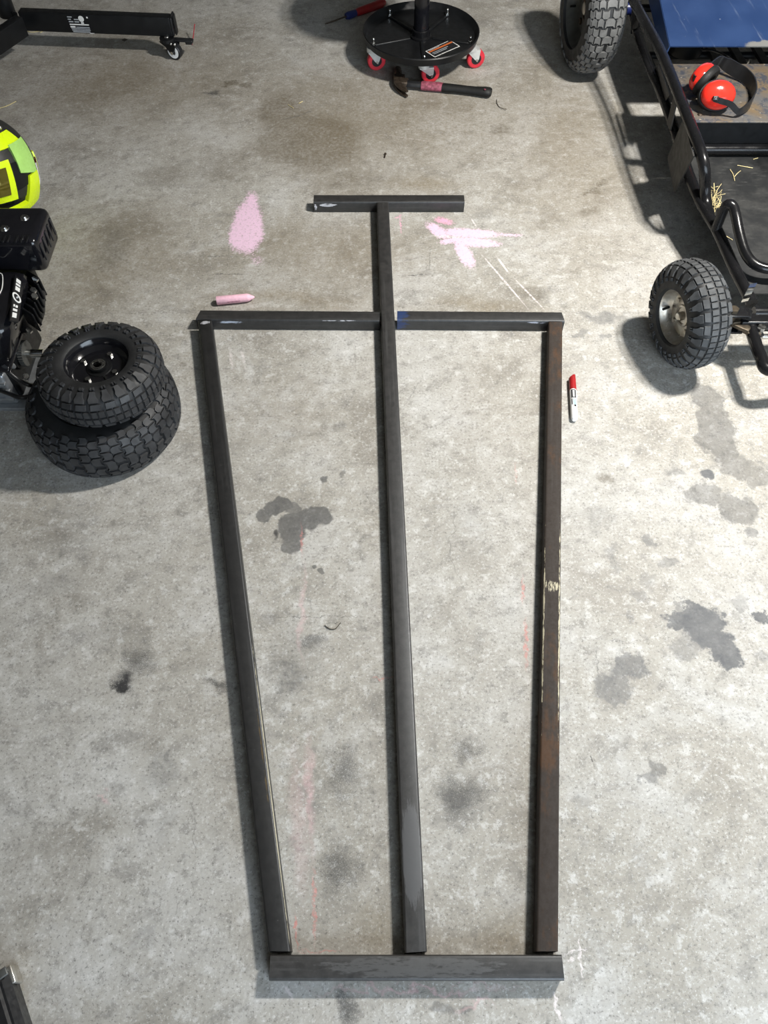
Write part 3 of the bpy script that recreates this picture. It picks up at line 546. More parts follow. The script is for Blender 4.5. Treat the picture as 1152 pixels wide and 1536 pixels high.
# hammer: lies on its side, claw towards the camera
hz = 0.014
hm = thing('claw_hammer', 'claw hammer with black rubber grip lying in front of the rolling stool', 'hammer', at(607, 128))
def P(x, y, z=0.0): return at(x, y, z)
head = MB()
hp = [P(597, 108, .016), P(597.5, 112, .016), P(599, 117, .016), P(603, 122, .016), P(605, 128, .016)]
head.tube([P(596.5, 105, .016), P(597, 110, .016)], 0.0145, 20)
head.tube([P(597, 110, .016), P(599, 115, .016), P(603, 121, .016)], [.0145, .0095, .012], 16)
head.box(P(605, 125, .016), (0.032, 0.036, 0.026), Matrix.Rotation(R(-8), 3, 'Z'), 0.004)
obj('head', head, M['dark_steel'], hm)
for s_ in (-1, 1):   # the two prongs of the claw, one above the other as the hammer lies
    cl = MB(); n = 9; vs = []; fs = []
    ax = [P(601, 122, 0), P(596, 128, 0), P(597, 135, 0), P(602, 141.5, 0), P(610.5, 147.5, 0)]
    ax = smooth_path(ax, 4); k = len(ax)
    for i, p in enumerate(ax):
        t_ = i / (k - 1); wd = 0.034 * (1 - t_) + 0.010 * t_; zc = 0.016 + s_ * (0.0055 + 0.003 * t_); th = 0.0055 * (1 - t_) + 0.003
        tn = (ax[min(i + 1, k - 1)] - ax[max(i - 1, 0)]).normalized(); sd = Vector((-tn.y, tn.x, 0))
        for u, z in ((-1, -1), (1, -1), (1, 1), (-1, 1)): vs.append(p + sd * wd * 0.5 * u + Vector((0, 0, zc + th * z * .9)))
    for i in range(k - 1):
        for j in range(4): fs.append((4 * i + j, 4 * i + (j + 1) % 4, 4 * i + 4 + (j + 1) % 4, 4 * i + 4 + j))
    fs += [(0, 1, 2, 3), (4 * k - 4, 4 * k - 3, 4 * k - 2, 4 * k - 1)]
    obj('claw_prong', cl.add(vs, fs), M['dark_steel'], hm)
def oval_path(pts, name, mat):
    q = MB(); vs = []; fs = []; n = 16; k = len(pts)
    for i, (x, y, z, ry, rz) in enumerate(pts):
        p = P(x, y, z); a = P(*pts[max(i - 1, 0)][:3]); b = P(*pts[min(i + 1, k - 1)][:3]); tn = (b - a).normalized(); sd = Vector((-tn.y, tn.x, 0)).normalized()
        for j in range(n):
            th = 2 * math.pi * j / n; vs.append(p + sd * ry * math.cos(th) + Vector((0, 0, rz * math.sin(th))))
    for i in range(k - 1):
        for j in range(n): fs.append((i * n + j, i * n + (j + 1) % n, (i + 1) * n + (j + 1) % n, (i + 1) * n + j))
    fs += [tuple(range(n)), tuple((k - 1) * n + j for j in range(n))]
    return obj(name, q.add(vs, fs), mat, hm)
oval_path([(611, 126, .016, .016, .0125), (616, 127, .016, .015, .012), (633, 128, .015, .016, .012)], 'neck', M['black_plastic'])
oval_path([(632, 128.2, .0155, .0185, .0135), (636, 128.5, .0155, .0195, .014), (661, 130.5, .0155, .0195, .014), (664, 131, .0155, .018, .0135)], 'wrap_band', M['pink_worn'])
oval_path([(663, 131, .0155, .0175, .0135), (672, 132, .0155, .0185, .014), (684, 133, .0155, .017, .0135), (700, 135, .0155, .0165, .0135), (714, 136.5, .016, .0175, .014), (726, 137.5, .0165, .021, .0155), (734, 138.5, .0165, .021, .0155), (737, 139, .0165, .015, .012)], 'grip', M['soft_black'])
oval = MB().lathe([(-0.001, .0022), (.001, .0022), (.001, .0036), (-.001, .0036)], 18, True, Matrix.Translation(P(727.5, 134, .0325)) @ Matrix.Rotation(R(90), 4, 'Y'))
obj('logo_ring', oval, M['pink_worn'], hm)

sd = thing('screwdriver', 'screwdriver with red and blue handle on the floor behind the stool base', 'screwdriver', at(520, 24))
sz = 0.014
obj('shaft', MB().tube([P(488, 36, .006), P(504, 30.5, .009), P(521, 24, sz)], [.0022, .003, .003], 10), M['dark_steel'], sd)
obj('collar', MB().tube([P(519, 24.5, sz), P(522, 23.5, sz), P(530, 20.5, sz), P(534, 19, sz)], [.011, .0145, .0135, .012], 18), M['blue_plastic'], sd)
obj('handle', MB().tube([P(533, 19.4, sz), P(538, 17.6, sz), P(552, 12.5, sz), P(572, 5, sz), P(577, 3, sz)], [.0115, .0145, .0155, .0165, .009], 18), M['red_plastic'], sd)

# ------------------------------------------------------------------ wheels
def sgnpow(x, e): return math.copysign(abs(x) ** e, x)
def tyre_pt(Rr, w, h, phi, th, lift=0.0):
    e = 0.72
    def q(p): return w * sgnpow(math.sin(p), e), Rr - h + h * sgnpow(math.cos(p), e)
    a, r = q(phi); a1, r1 = q(phi - 0.02); a2, r2 = q(phi + 0.02)
    da, dr = a2 - a1, r2 - r1; ln = math.hypot(da, dr) or 1; na, nr = -dr / ln, da / ln
    a += na * lift; r += nr * lift
    return Vector((a, r * math.cos(th), r * math.sin(th)))
def carcass(Rr, w, h, rim_r):
    pr_ = []
    for i in range(-17, 18):
        p = R(i * 7.6)
        v = tyre_pt(Rr, w, h, p, 0.0)
        if v.y > rim_r * 0.97: pr_.append((v.x, v.y))
    a = pr_[-1][0]
    prof = [(-a * .9, rim_r * .98)] + pr_ + [(a * .9, rim_r * .98)]
    return MB().lathe(prof, 72, True)
def tread_turf(Rr, w, h, n, lift):
    q = MB(); dth = 2 * math.pi / n; cols = 6; span = R(124); cw = span / cols
    for k in range(n):
        off = 0.5 if k % 2 else 0.0; sg = 1 if k % 2 else -1
        for j in range(cols + 1):
            u0 = (j - cols / 2 - off) * cw
            if abs(u0 + cw / 2) > span / 2 + .1: continue
            pts = []
            for fx, fy in ((.07, .03), (.28, .03), (.5, .03), (.72, .03), (.93, .03), (.93, .87), (.72, .87), (.5, .87), (.28, .87), (.07, .87)):
                v_ = fy + sg * (0.12 if 0.25 < fx < 0.75 else -0.12)
                pts.append((u0 + fx * cw, (k + v_) * dth))
            add_lug(q, Rr, w, h, pts, lift)
    return q
def add_lug(q, Rr, w, h, pts, lift):
    cu = sum(p[0] for p in pts) / len(pts); ct = sum(p[1] for p in pts) / len(pts); n = len(pts)
    vs = [tyre_pt(Rr, w, h, u, t_, -0.001) for u, t_ in pts] + [tyre_pt(Rr, w, h, cu + (u - cu) * .92, ct + (t_ - ct) * .90, lift) for u, t_ in pts]
    q.add(vs, [tuple(range(n, 2 * n))] + [(i, (i + 1) % n, n + (i + 1) % n, n + i) for i in range(n)])
def tread_knob(Rr, w, h, n, lift):
    q = MB(); d = 2 * math.pi / n
    def rect(u0, u1, t0, t1, sk=0.0): add_lug(q, Rr, w, h, [(u0, t0), (u1, t0 + sk), (u1, t1 + sk), (u0, t1)], lift)
    for k in range(n):
        t0 = k * d
        for sg in (-1, 1):
            o = 0.5 * d if sg > 0 else 0.0
            rect(sg * R(.6), sg * R(15), t0 + o + .06 * d, t0 + o + .46 * d); rect(sg * R(.6), sg * R(15), t0 + o + .54 * d, t0 + o + .94 * d)
            rect(sg * R(19), sg * R(36), t0 + o + .08 * d, t0 + o + .80 * d, .06 * d)
            # long shoulder lug running down the side wall with a notch
            add_lug(q, Rr, w, h, [(sg * R(39), t0 + o + .06 * d), (sg * R(50), t0 + o + .0 * d), (sg * R(60), t0 + o + .12 * d), (sg * R(72), t0 + o + .16 * d), (sg * R(72), t0 + o + .60 * d), (sg * R(60), t0 + o + .64 * d), (sg * R(50), t0 + o + .76 * d), (sg * R(39), t0 + o + .72 * d)], lift)
            rect(sg * R(75), sg * R(82), t0 + o + .2 * d, t0 + o + .34 * d); rect(sg * R(75), sg * R(82), t0 + o + .44 * d, t0 + o + .58 * d)
    return q
def rim_mesh(w, rr, dish=0.15, hub_r=.25):
    q = MB()
    q.lathe([(w * .80, rr * 1.07), (w * .86, rr * 1.05), (w * .86, rr * .99), (w * .78, rr * .95), (w * .55, rr * .90), (w * (dish + .12), rr * .84), (w * dish, rr * .76), (w * dish, rr * hub_r), (w * (dish - .15), rr * hub_r * .6), (w * (dish - .5), rr * hub_r * .5), (w * (dish - .5), 0.0)], 56)
    q.lathe([(-w * .80, rr * 1.07), (-w * .86, rr * 1.05), (-w * .86, rr * .99), (-w * .78, rr * .95), (-w * .5, rr * .90), (-w * .1, rr * .86), (w * (dish - .03), rr * .80), (w * (dish - .03), rr * .3)], 56)
    return q
def hexbolt(c, ax, r, h):
    """hex head bolt along direction ax"""
    c = Vector(c); ax = Vector(ax).normalized(); q = ax.to_track_quat('Z', 'Y').to_matrix().to_4x4()
    b = MB().prism([(r * math.cos(R(60 * k)), r * math.sin(R(60 * k))) for k in range(6)], h, Matrix.Translation(c) @ q)
    return b
def build_wheel(parent, m, Rr, w, h, rr, tread, mats, bolts=4, hub='nut', dish=.15, part_name=None):
    """axis +X is the outer face; with part_name the tyre is a part (its pieces sub-parts), else everything hangs on parent"""
    ty = obj(part_name or 'tyre', carcass(Rr, w, h, rr).xf(m), mats['tyre'], parent, 40)
    sub = ty if part_name else parent
    obj('tread', tread.xf(m), mats['tread'], sub, 30)
    obj('rim', rim_mesh(w, rr, dish).xf(m), mats['rim'], sub, 35)
    x = w * dish
    if hub == 'bearing':
        obj('hub', MB().lathe([(x, rr * .40), (x + .002, rr * .38), (x + .003, rr * .29), (x + .010, rr * .28), (x + .010, rr * .25), (x + .008, rr * .245)], 36, m=m), mats['hub'], sub)
        obj('bearing', MB().lathe([(x + .007, rr * .245), (x + .0105, rr * .235), (x + .0105, rr * .205), (x + .008, rr * .20), (x + .008, rr * .17), (x + .011, rr * .165), (x + .011, rr * .135), (x - .004, rr * .13)], 30, m=m), M['chrome'], sub)
    else:
        obj('hub', MB().lathe([(x, rr * .40), (x + .004, rr * .38), (x + .005, rr * .30), (x + .001, rr * .28), (x + .001, rr * .16)], 36, m=m), mats['hub'], sub)
        nb = MB().lathe([(x, rr * .16), (x + .014, rr * .155), (x + .016, rr * .12), (x + .016, 0)], 24, m=m); obj('axle_nut', nb, M['zinc'], sub)
    for k in range(bolts):
        a = R(45 + 90 * k + 12); c = m @ Vector((x, rr * .58 * math.cos(a), rr * .58 * math.sin(a))); ax = m.to_3x3() @ Vector((1, 0, 0))
        obj('wheel_bolt', hexbolt(c, ax, rr * .085, .006), mats['bolt'], sub)
    a = R(200); c = Vector((w * .42, rr * .84 * math.cos(a), rr * .84 * math.sin(a)))
    obj('valve_stem', MB().tube([m @ c, m @ (c + Vector((.02, -.006 * math.cos(a), -.006 * math.sin(a))))], .0035, 10), M['soft_black'], sub)
    return ty
WM_silver = dict(tyre=M['rubber'], tread=M['tread_rubber'], rim=M['zinc'], hub=M['zinc'], bolt=M['zinc'])
WM_black = dict(tyre=M['rubber'], tread=M['tread_dark'], rim=M['gloss_black'], hub=M['black_satin'], bolt=M['chrome'])
WM_grey = dict(tyre=M['rubber'], tread=M['tread_worn'], rim=M['dull_rim'], hub=M['dark_steel'], bolt=M['dark_steel'])

# two spare wheels stacked on the floor by the engine
LW = Vector((-0.693, 1.243, 0.0)); lw_w = 0.070
s1 = thing('spare_wheel', 'larger black wheel with block tread, lying flat at the bottom of the stack', 'wheel', LW, 'spare wheels stacked beside the engine')
m = Matrix.Translation((LW.x, LW.y, lw_w + .001)) @ Matrix.Rotation(R(20), 4, 'Z') @ Matrix.Rotation(R(-90), 4, 'Y')
build_wheel(s1, m, 0.178, lw_w, 0.060, 0.108, tread_turf(.178, lw_w, .060, 44, .0045), WM_black, 4, 'bearing', .2)
UW = Vector((-0.660, 1.240, 0.151)); uw_w = 0.049
s2 = thing('spare_wheel', 'smaller knobbly wheel with black rim and hub bearing, on top of the larger one', 'wheel', UW, 'spare wheels stacked beside the engine')
m = Matrix.Translation((UW.x, UW.y, UW.z + uw_w + .003)) @ Matrix.Rotation(R(-2), 4, 'X') @ Matrix.Rotation(R(10), 4, 'Z') @ Matrix.Rotation(R(-90), 4, 'Y')
build_wheel(s2, m, 0.139, uw_w, 0.056, 0.075, tread_knob(.139, uw_w, .056, 26, .005), WM_black, 4, 'bearing', .38)

# ------------------------------------------------------------------ go-kart frame on the right
KX = 1.36
gk = thing('go_kart', 'black tubular go-kart chassis with a blue metal seat, along the right side', 'go-kart', (KX, 2.2, 0))
def kmir(v): v = Vector(v); return Vector((2 * KX - v.x, v.y, v.z))
tr = 0.0158
low = [P(940, -10, .172), P(955, 45, .17), P(975, 100, .165), P(1000, 160, .157), P(1040, 280, .147), P(1075, 345, .138), P(1100, 400, .132), P(1128, 455, .128)]
low = smooth_path(low, 6)
up = [P(920, -70, .295), P(950, 0, .29), P(990, 75, .285), P(1025, 160, .282), P(1044, 208, .275), P(1053, 234, .262), P(1057, 256, .235), P(1058, 280, .185), P(1059, 305, .15), P(1066, 330, .137)]
up = smooth_path(up, 8)
obj('lower_side_rail', MB().tube(low, tr, 16), M['black_paint'], gk); obj('lower_side_rail', MB().tube([kmir(p) for p in low], tr, 16), M['black_paint'], gk)
obj('upper_side_rail', MB().tube(up, tr, 16), M['black_paint'], gk); obj('upper_side_rail', MB().tube([kmir(p) for p in up], tr, 16), M['black_paint'], gk)
# struts and plates between the rails
obj('side_plate', MB().plate([P(1026, 178, .275), P(1041, 234, .262), P(1012, 289, .085), P(1002, 236, .10)], .004), M['gusset'], gk)
obj('strut', MB().plate([P(1012, 140, .270), P(1016, 150, .27), P(1006, 196, .16), P(1001, 186, .16)], .004), M['gusset'], gk)
obj('side_panel', MB().plate([P(989, 96, .235), P(1005, 142, .235), P(999, 152, .17), P(983, 104, .17)], .003), M['black_satin'], gk)
obj('rear_strut', MB().plate([P(957, 6, .285), P(964, 12, .285), P(956, 48, .17), P(948, 44, .17)], .005), M['black_satin'], gk)
# floor pan
pl_ = [p for p in low if 1.60 < p.y < 2.26]
pan_poly = [Vector((p.x + .004, p.y, .118)) for p in pl_] + [Vector((kmir(p).x - .004, p.y, .118)) for p in reversed(pl_)]
obj('floor_pan', MB().plate(pan_poly, .004), M['pan'], gk)
yb = P(1100, 224, .14).y
obj('cross_tube', MB().tube([(.925, yb, .14), (2 * KX - .925, yb, .14)], .0145, 16), M['black_paint'], gk)
# raised deck plate and what is under it
yd0 = P(1045, 183, .235).y; yd1 = P(1012, 96, .235).y; xd = .905
obj('deck_plate', MB().box((KX, (yd0 + yd1) / 2, .2335), (2 * (KX - xd), yd1 - yd0, .004), bev=.001), M['deck'], gk)
obj('deck_support', MB().box((KX, yd0 + .035, .19), (2 * (KX - xd) - .01, .02, .082)), M['black_satin'], gk)
obj('rivet', MB().ball((P(1050, 172, .236)), (.008, .008, .004)), M['dark_steel'], gk)
for xx in (1062, 1097, 1132, 1170):
    pa = P(xx, 62, .18); pb = P(xx + 18, 106, .18)
    obj('seat_bearer', MB().box(((pa + pb) / 2), (.026, (pa - pb).length + .12, .012), Matrix.Rotation(R(3), 3, 'Z')), M['black_satin'], gk)
yh = P(1080, 68, .2).y
obj('cross_tube', MB().tube([(.90, yh, .165), (2 * KX - .90, yh, .165)], .014, 14), M['black_satin'], gk)
# seat: sloping sheet with turned-down sides, backrest behind
t, v, c = mat_seat(); M['seat'] = t.out(c, 0.36, 0.0)
e0 = P(1003, 70, .262); e1 = P(1014, 0, .30)
sxl, syf, szf = e0.x + .004, e0.y, .262; syr = e1.y + .12; szr = .32
xr_ = 2 * KX - sxl
seat = MB().plate([(sxl, syf, szf), (xr_, syf, szf), (xr_, syr, szr), (sxl, syr, szr)], .004)
obj('seat', seat, M['seat'], gk)
obj('seat_side', MB().plate([(sxl, syf, szf), (sxl, syr, szr), (sxl - .012, syr, szr - .05), (sxl - .010, syf, szf - .042)], .004), M['seat'], gk)
obj('seat_side', MB().plate([(xr_, syf, szf), (xr_, syr, szr), (xr_ + .012, syr, szr - .05), (xr_ + .01, syf, szf - .042)], .004), M['seat'], gk)
obj('seat_back', MB().plate([(sxl, syr, szr), (xr_, syr, szr), (xr_, syr + .18, szr + .42), (sxl, syr + .18, szr + .42)], .004), M['seat'], gk)
gp = P(1142, 68, .265)
M['bare'] = simple('bare_grey_metal', (0.26, 0.26, 0.25), .5, .4, .3, 40)
obj('clutch_disc', MB().lathe([(-.02, 0), (-.02, .055), (.02, .055), (.02, 0)], 32, m=Matrix.Translation(P(1030, 68, .2)) @ Matrix.Rotation(R(90), 4, 'Y')), M['black_satin'], gk)
obj('cable', MB().tube(smooth_path([P(1040, 74, .2), P(1070, 76, .215), P(1095, 88, .22), P(1108, 104, .21)]), .0035, 8), M['hose'], gk)
obj('bolt', hexbolt(P(1122, 99, .19), (0, 0, 1), .006, .02), M['chrome'], gk)
# rear axle
RW = Vector((.741, 2.985, .2))
obj('rear_axle', MB().cyl((RW.x, RW.y, .2), (2 * KX - RW.x, RW.y, .2), .0125), M['black_satin'], gk)
obj('axle_sleeve', MB().cyl((RW.x + .075, RW.y, .2), (.905, RW.y, .2), .021), M['blue_plastic'], gk)
obj('axle_bracket', MB().plate([P(948, 2, .27), P(962, 2, .27), P(958, 50, .15), P(946, 50, .15)], .006), M['black_satin'], gk)
mr = Matrix.Translation(RW) @ Matrix.Rotation(R(187), 4, 'Z')
build_wheel(gk, mr, .198, .066, .070, .126, tread_turf(.198, .066, .070, 46, .005), WM_grey, 4, 'nut', .25, 'rear_wheel')
mr2 = Matrix.Translation((2 * KX - RW.x, RW.y, .2))
build_wheel(gk, mr2, .198, .072, .072, .122, tread_turf(.198, .072, .072, 46, .005), WM_grey, 4, 'nut', .25, 'rear_wheel')
# front axle, knuckle, steering
FW = Vector((.789, 1.503, .139))
mf = Matrix.Translation(FW) @ Matrix.Rotation(R(180 + 14), 4, 'Z')
build_wheel(gk, mf, .137, .050, .058, .072, tread_knob(.137, .050, .058, 26, .0035), WM_silver, 4, 'nut', .30, 'front_wheel')
mf2 = Matrix.Translation(kmir(FW)) @ Matrix.Rotation(R(-6), 4, 'Z')
build_wheel(gk, mf2, .137, .056, .057, .066, tread_knob(.137, .056, .057, 26, .0035), WM_silver, 4, 'nut', .30, 'front_wheel')
bp = P(1108, 483, .12)
obj('front_axle_beam', MB().box((KX, bp.y, .118), (2 * (KX - bp.x), .034, .034), bev=.003), M['black_paint'], gk)
kp = P(1101, 459, .165)
for z_ in (.150, .095): obj('king_pin_bracket', MB().box((kp.x + .012, kp.y - .008, z_), (.062, .036, .008), bev=.002), M['black_paint'], gk)
kb = MB().merge(hexbolt((kp.x, kp.y - .008, .154), (0, 0, 1), .0125, .010)); obj('king_pin', kb.cyl((kp.x, kp.y - .008, .08), (kp.x, kp.y - .008, .16), .007), M['brown_steel'], gk)
obj('stub_axle', MB().cyl((FW.x, FW.y, .139), (kp.x + .01, FW.y + .005, .130), .0095).cyl((kp.x, kp.y - .008, .10), (kp.x, kp.y - .008, .146), .014), M['brown_steel'], gk)
sa = MB()
A = [P(1097, 470, .13), P(1103, 484, .125), P(1120, 495, .118), P(1136, 504, .115)]
for a_, b_ in zip(A[:-1], A[1:]):
    d_ = b_ - a_; sa.box((a_ + b_) / 2, (d_.length + .012, .021, .009), Matrix.Rotation(math.atan2(d_.y, d_.x), 3, 'Z'), .001)
obj('steering_arm', sa, M['brown_steel'], gk)
te = P(1136, 503, .10)
obj('rod_end', MB().cyl(te + Vector((0, 0, -.014)), te + Vector((0, 0, .006)), .0145).cyl(te + Vector((0, 0, -.034)), te + Vector((0, 0, -.014)), .006), M['chrome'], gk)
obj('rod_end_nut', hexbolt((te.x, te.y, .12), (0, 0, 1), .0105, .011), M['chrome'], gk)
obj('tie_rod', MB().cyl(te + Vector((.012, 0, -.004)), (2 * KX - te.x, te.y, te.z - .004), .0068), M['chrome'], gk)
bump = smooth_path([P(1122, 478, .115), P(1131, 508, .112), P(1141, 534, .112), P(1158, 556, .112), (1.12, 1.35, .112), (KX, 1.34, .112)], 8)
bump = bump + [kmir(p) for p in reversed(bump[:-1])]
obj('front_bumper', MB().tube(bump, .0155, 16), M['black_paint'], gk)
obj('front_cross_tube', MB().tube([P(1130, 469, .128), kmir(P(1130, 469, .128))], .0155, 16), M['black_paint'], gk)
loop = smooth_path([P(1073, 346, .140), P(1080, 328, .175), P(1087, 312, .207), P(1093.5, 306, .222), P(1100, 311, .219), P(1104, 325, .21), P(1109, 350, .19), P(1117, 377, .172), P(1128, 393, .165), P(1142, 401, .162), P(1160, 404, .162), P(1185, 404.5, .162)], 6)
loop = loop + [kmir(p) for p in reversed(loop)]
obj('foot_rest_bar', MB().tube(loop, .0135, 16), M['black_paint'], gk)
lv = smooth_path([P(1117, 452, .150), P(1121, 444, .175), P(1126, 434, .188), P(1130, 426, .182)], 5)
lvm = MB(); vs = []; fs = []
for i, p in enumerate(lv):
    for dx, dz in ((-.010, -.001), (.010, -.001), (.010, .0015), (-.010, .0015)): vs.append(p + Vector((dx, .3 * dx, dz)))
for i in range(len(lv) - 1):
    for j in range(4): fs.append((4 * i + j, 4 * i + (j + 1) % 4, 4 * i + 4 + (j + 1) % 4, 4 * i + 4 + j))
obj('pedal', lvm.add(vs, fs + [(0, 1, 2, 3), tuple(4 * len(lv) - 4 + j for j in range(4))]), M['chrome'], gk)
obj('bracket', MB().box(P(1112, 470, .145), (.05, .03, .012), Matrix.Rotation(R(-20), 3, 'Z'), .002), M['black_satin'], gk)
obj('steering_column', MB().cyl((KX, 1.62, .15), (KX, 2.06, .60), .011), M['black_paint'], gk)
sw = Matrix.Translation((KX, 2.06, .60)) @ Matrix.Rotation(R(-45), 4, 'X')
ring = [sw @ Vector((.14 * math.cos(R(10 * k)), .14 * math.sin(R(10 * k)), 0)) for k in range(36)]
obj('steering_wheel', MB().tube(ring, .012, 12, True).cyl(sw @ Vector((-.14, 0, 0)), sw @ Vector((.14, 0, 0)), .008).cyl(sw @ Vector((0, 0, 0)), sw @ Vector((0, -.14, 0)), .008), M['soft_black'], gk)

# straw on the pan
def straw(pts, r=.0009): return MB().tube(smooth_path(pts, 3), r, 6)
tf = MB(); rnd = random.Random(3); zc = .124
for k in range(34):
    cx, cy = 1071 + rnd.uniform(-6, 9), 296 + rnd.uniform(-16, 18)
    an = rnd.gauss(R(62), R(42)); ln = rnd.uniform(8, 26); bx, by = math.cos(an) * ln / 2, -math.sin(an) * ln / 2
    z0 = zc + rnd.uniform(0, .012)
    tf.merge(straw([P(cx - bx, cy - by, zc), P(cx + rnd.uniform(-2, 2), cy, z0 + .004), P(cx + bx, cy + by, z0 + rnd.uniform(0, .02))], rnd.uniform(.0006, .0011)))
tf.merge(straw([P(1070, 334, zc), P(1072, 310, zc + .004), P(1071, 275, zc + .014)], .0013))
so = obj('straw_tuft', tf, M['straw'], base=P(1071, 300, .12)); so['kind'] = 'stuff'
tag(so, 'tuft of dry yellow straw on the go-kart floor pan', 'straw')
for k, (a_, b_, c_, lab) in enumerate((((1106, 248), (1118, 250), (1129, 252), 'single straw lying across the go-kart pan near its rear cross tube'),
        ((1095, 254), (1100, 262), (1102, 271), 'short bent straw on the pan, left piece of a pair forming a V'),
        ((1102, 265), (1106, 260), (1111, 256), 'short straw on the pan, right piece of a pair forming a V'),
        ((1080, 348), (1089, 354), (1099, 360), 'pale straw lying on the pan inside the bent foot rest bar'),
        ((1130, 239), (1133, 238), (1137, 237), 'tiny straw scrap on the pan near the right edge of the photo'))):
    tag(obj('straw', straw([P(*a_, .1215), P(*b_, .123), P(*c_, .1215)], .0011), M['straw'], base=P(*b_, .12)), lab, 'straw', 'loose straws on the go-kart pan')

# ------------------------------------------------------------------ ear defenders on the deck
dz = .2355
em = thing('ear_defenders', 'red and black ear defenders lying on the rusty go-kart deck', 'ear defenders', P(1085, 150, dz))
def cup(c, ax, rx, ry, name_i):
    """cup with axis ax (outwards), oval"""
    ax = Vector(ax).normalized(); upv = Vector((0, 0, 1)); sdv = ax.cross(upv).normalized(); u2 = sdv.cross(ax).normalized()
    mm = Matrix((( ax.x, sdv.x, u2.x, c.x), (ax.y, sdv.y, u2.y, c.y), (ax.z, sdv.z, u2.z, c.z), (0, 0, 0, 1)))
    sc = mm @ Matrix.Diagonal((1, rx, ry, 1))
    sh_ = obj('ear_cup', MB().lathe([(0.0, .97), (.006, 1.0), (.014, .97), (.022, .88), (.029, .72), (.0335, .45), (.035, .2), (.0352, 0)], 40, m=sc), M['red_gloss'], em)
    obj('cushion', MB().lathe([(0.0, .92), (0.0, 1.06), (-.007, 1.10), (-.015, 1.08), (-.021, .98), (-.021, .6), (-.012, .55), (-.006, .5), (-.006, 0)], 40, m=sc), M['soft_black'], em)
    return mm
c1_ = P(1076, 143, dz + .047); c2_ = P(1056, 118, dz + .049)
mA = cup(c1_, (-.05, -.72, .55), .050, .040, 0)
mB = cup(c2_, (-.62, .60, .25), .047, .040, 1)
# headband: strip from the near cup round to the far cup
hbp = smooth_path([mA @ Vector((.036, .018, -.015)), mA @ Vector((.036, -.006, -.021)), mA @ Vector((.026, -.034, -.026)), P(1107, 167, dz + .022), P(1117, 163, dz + .022), P(1126, 155, dz + .022), P(1131, 142, dz + .022), P(1128, 126, dz + .023), P(1117, 113, dz + .025), P(1102, 104, dz + .030), P(1088, 96, dz + .036), P(1075, 92, dz + .044), mB @ Vector((.012, -.04, .01)), mB @ Vector((.034, -.01, 0))], 6)
hbm = MB(); vs = []; fs = []; k = len(hbp)
for i, p in enumerate(hbp):
    tn = (hbp[min(i + 1, k - 1)] - hbp[max(i - 1, 0)]).normalized(); upv = (Vector((0, 0, 1)) - tn * tn.z).normalized(); sdv = tn.cross(upv)
    t_ = i / (k - 1); wd = .008 + .013 * min(1, max(0, (t_ - .22) * 5)) * min(1, max(0, (0.9 - t_) * 6))
    for u, w_ in ((-1, -1), (1, -1), (1, 1), (-1, 1)): vs.append(p + upv * wd * u + sdv * .0018 * w_)
for i in range(k - 1):
    for j in range(4): fs.append((4 * i + j, 4 * i + (j + 1) % 4, 4 * i + 4 + (j + 1) % 4, 4 * i + 4 + j))
obj('headband', hbm.add(vs, fs + [(0, 1, 2, 3), tuple(4 * k - 4 + j for j in range(4))]), M['black_plastic'], em, 50)
obj('slider', MB().box(mA @ Vector((.038, .016, -.014)), (.010, .016, .012), mA.to_3x3(), .002), M['black_plastic'], em)
obj('slider_pin', MB().box(mA @ Vector((.0435, .016, -.014)), (.003, .005, .006), mA.to_3x3(), .001), M['chrome'], em)

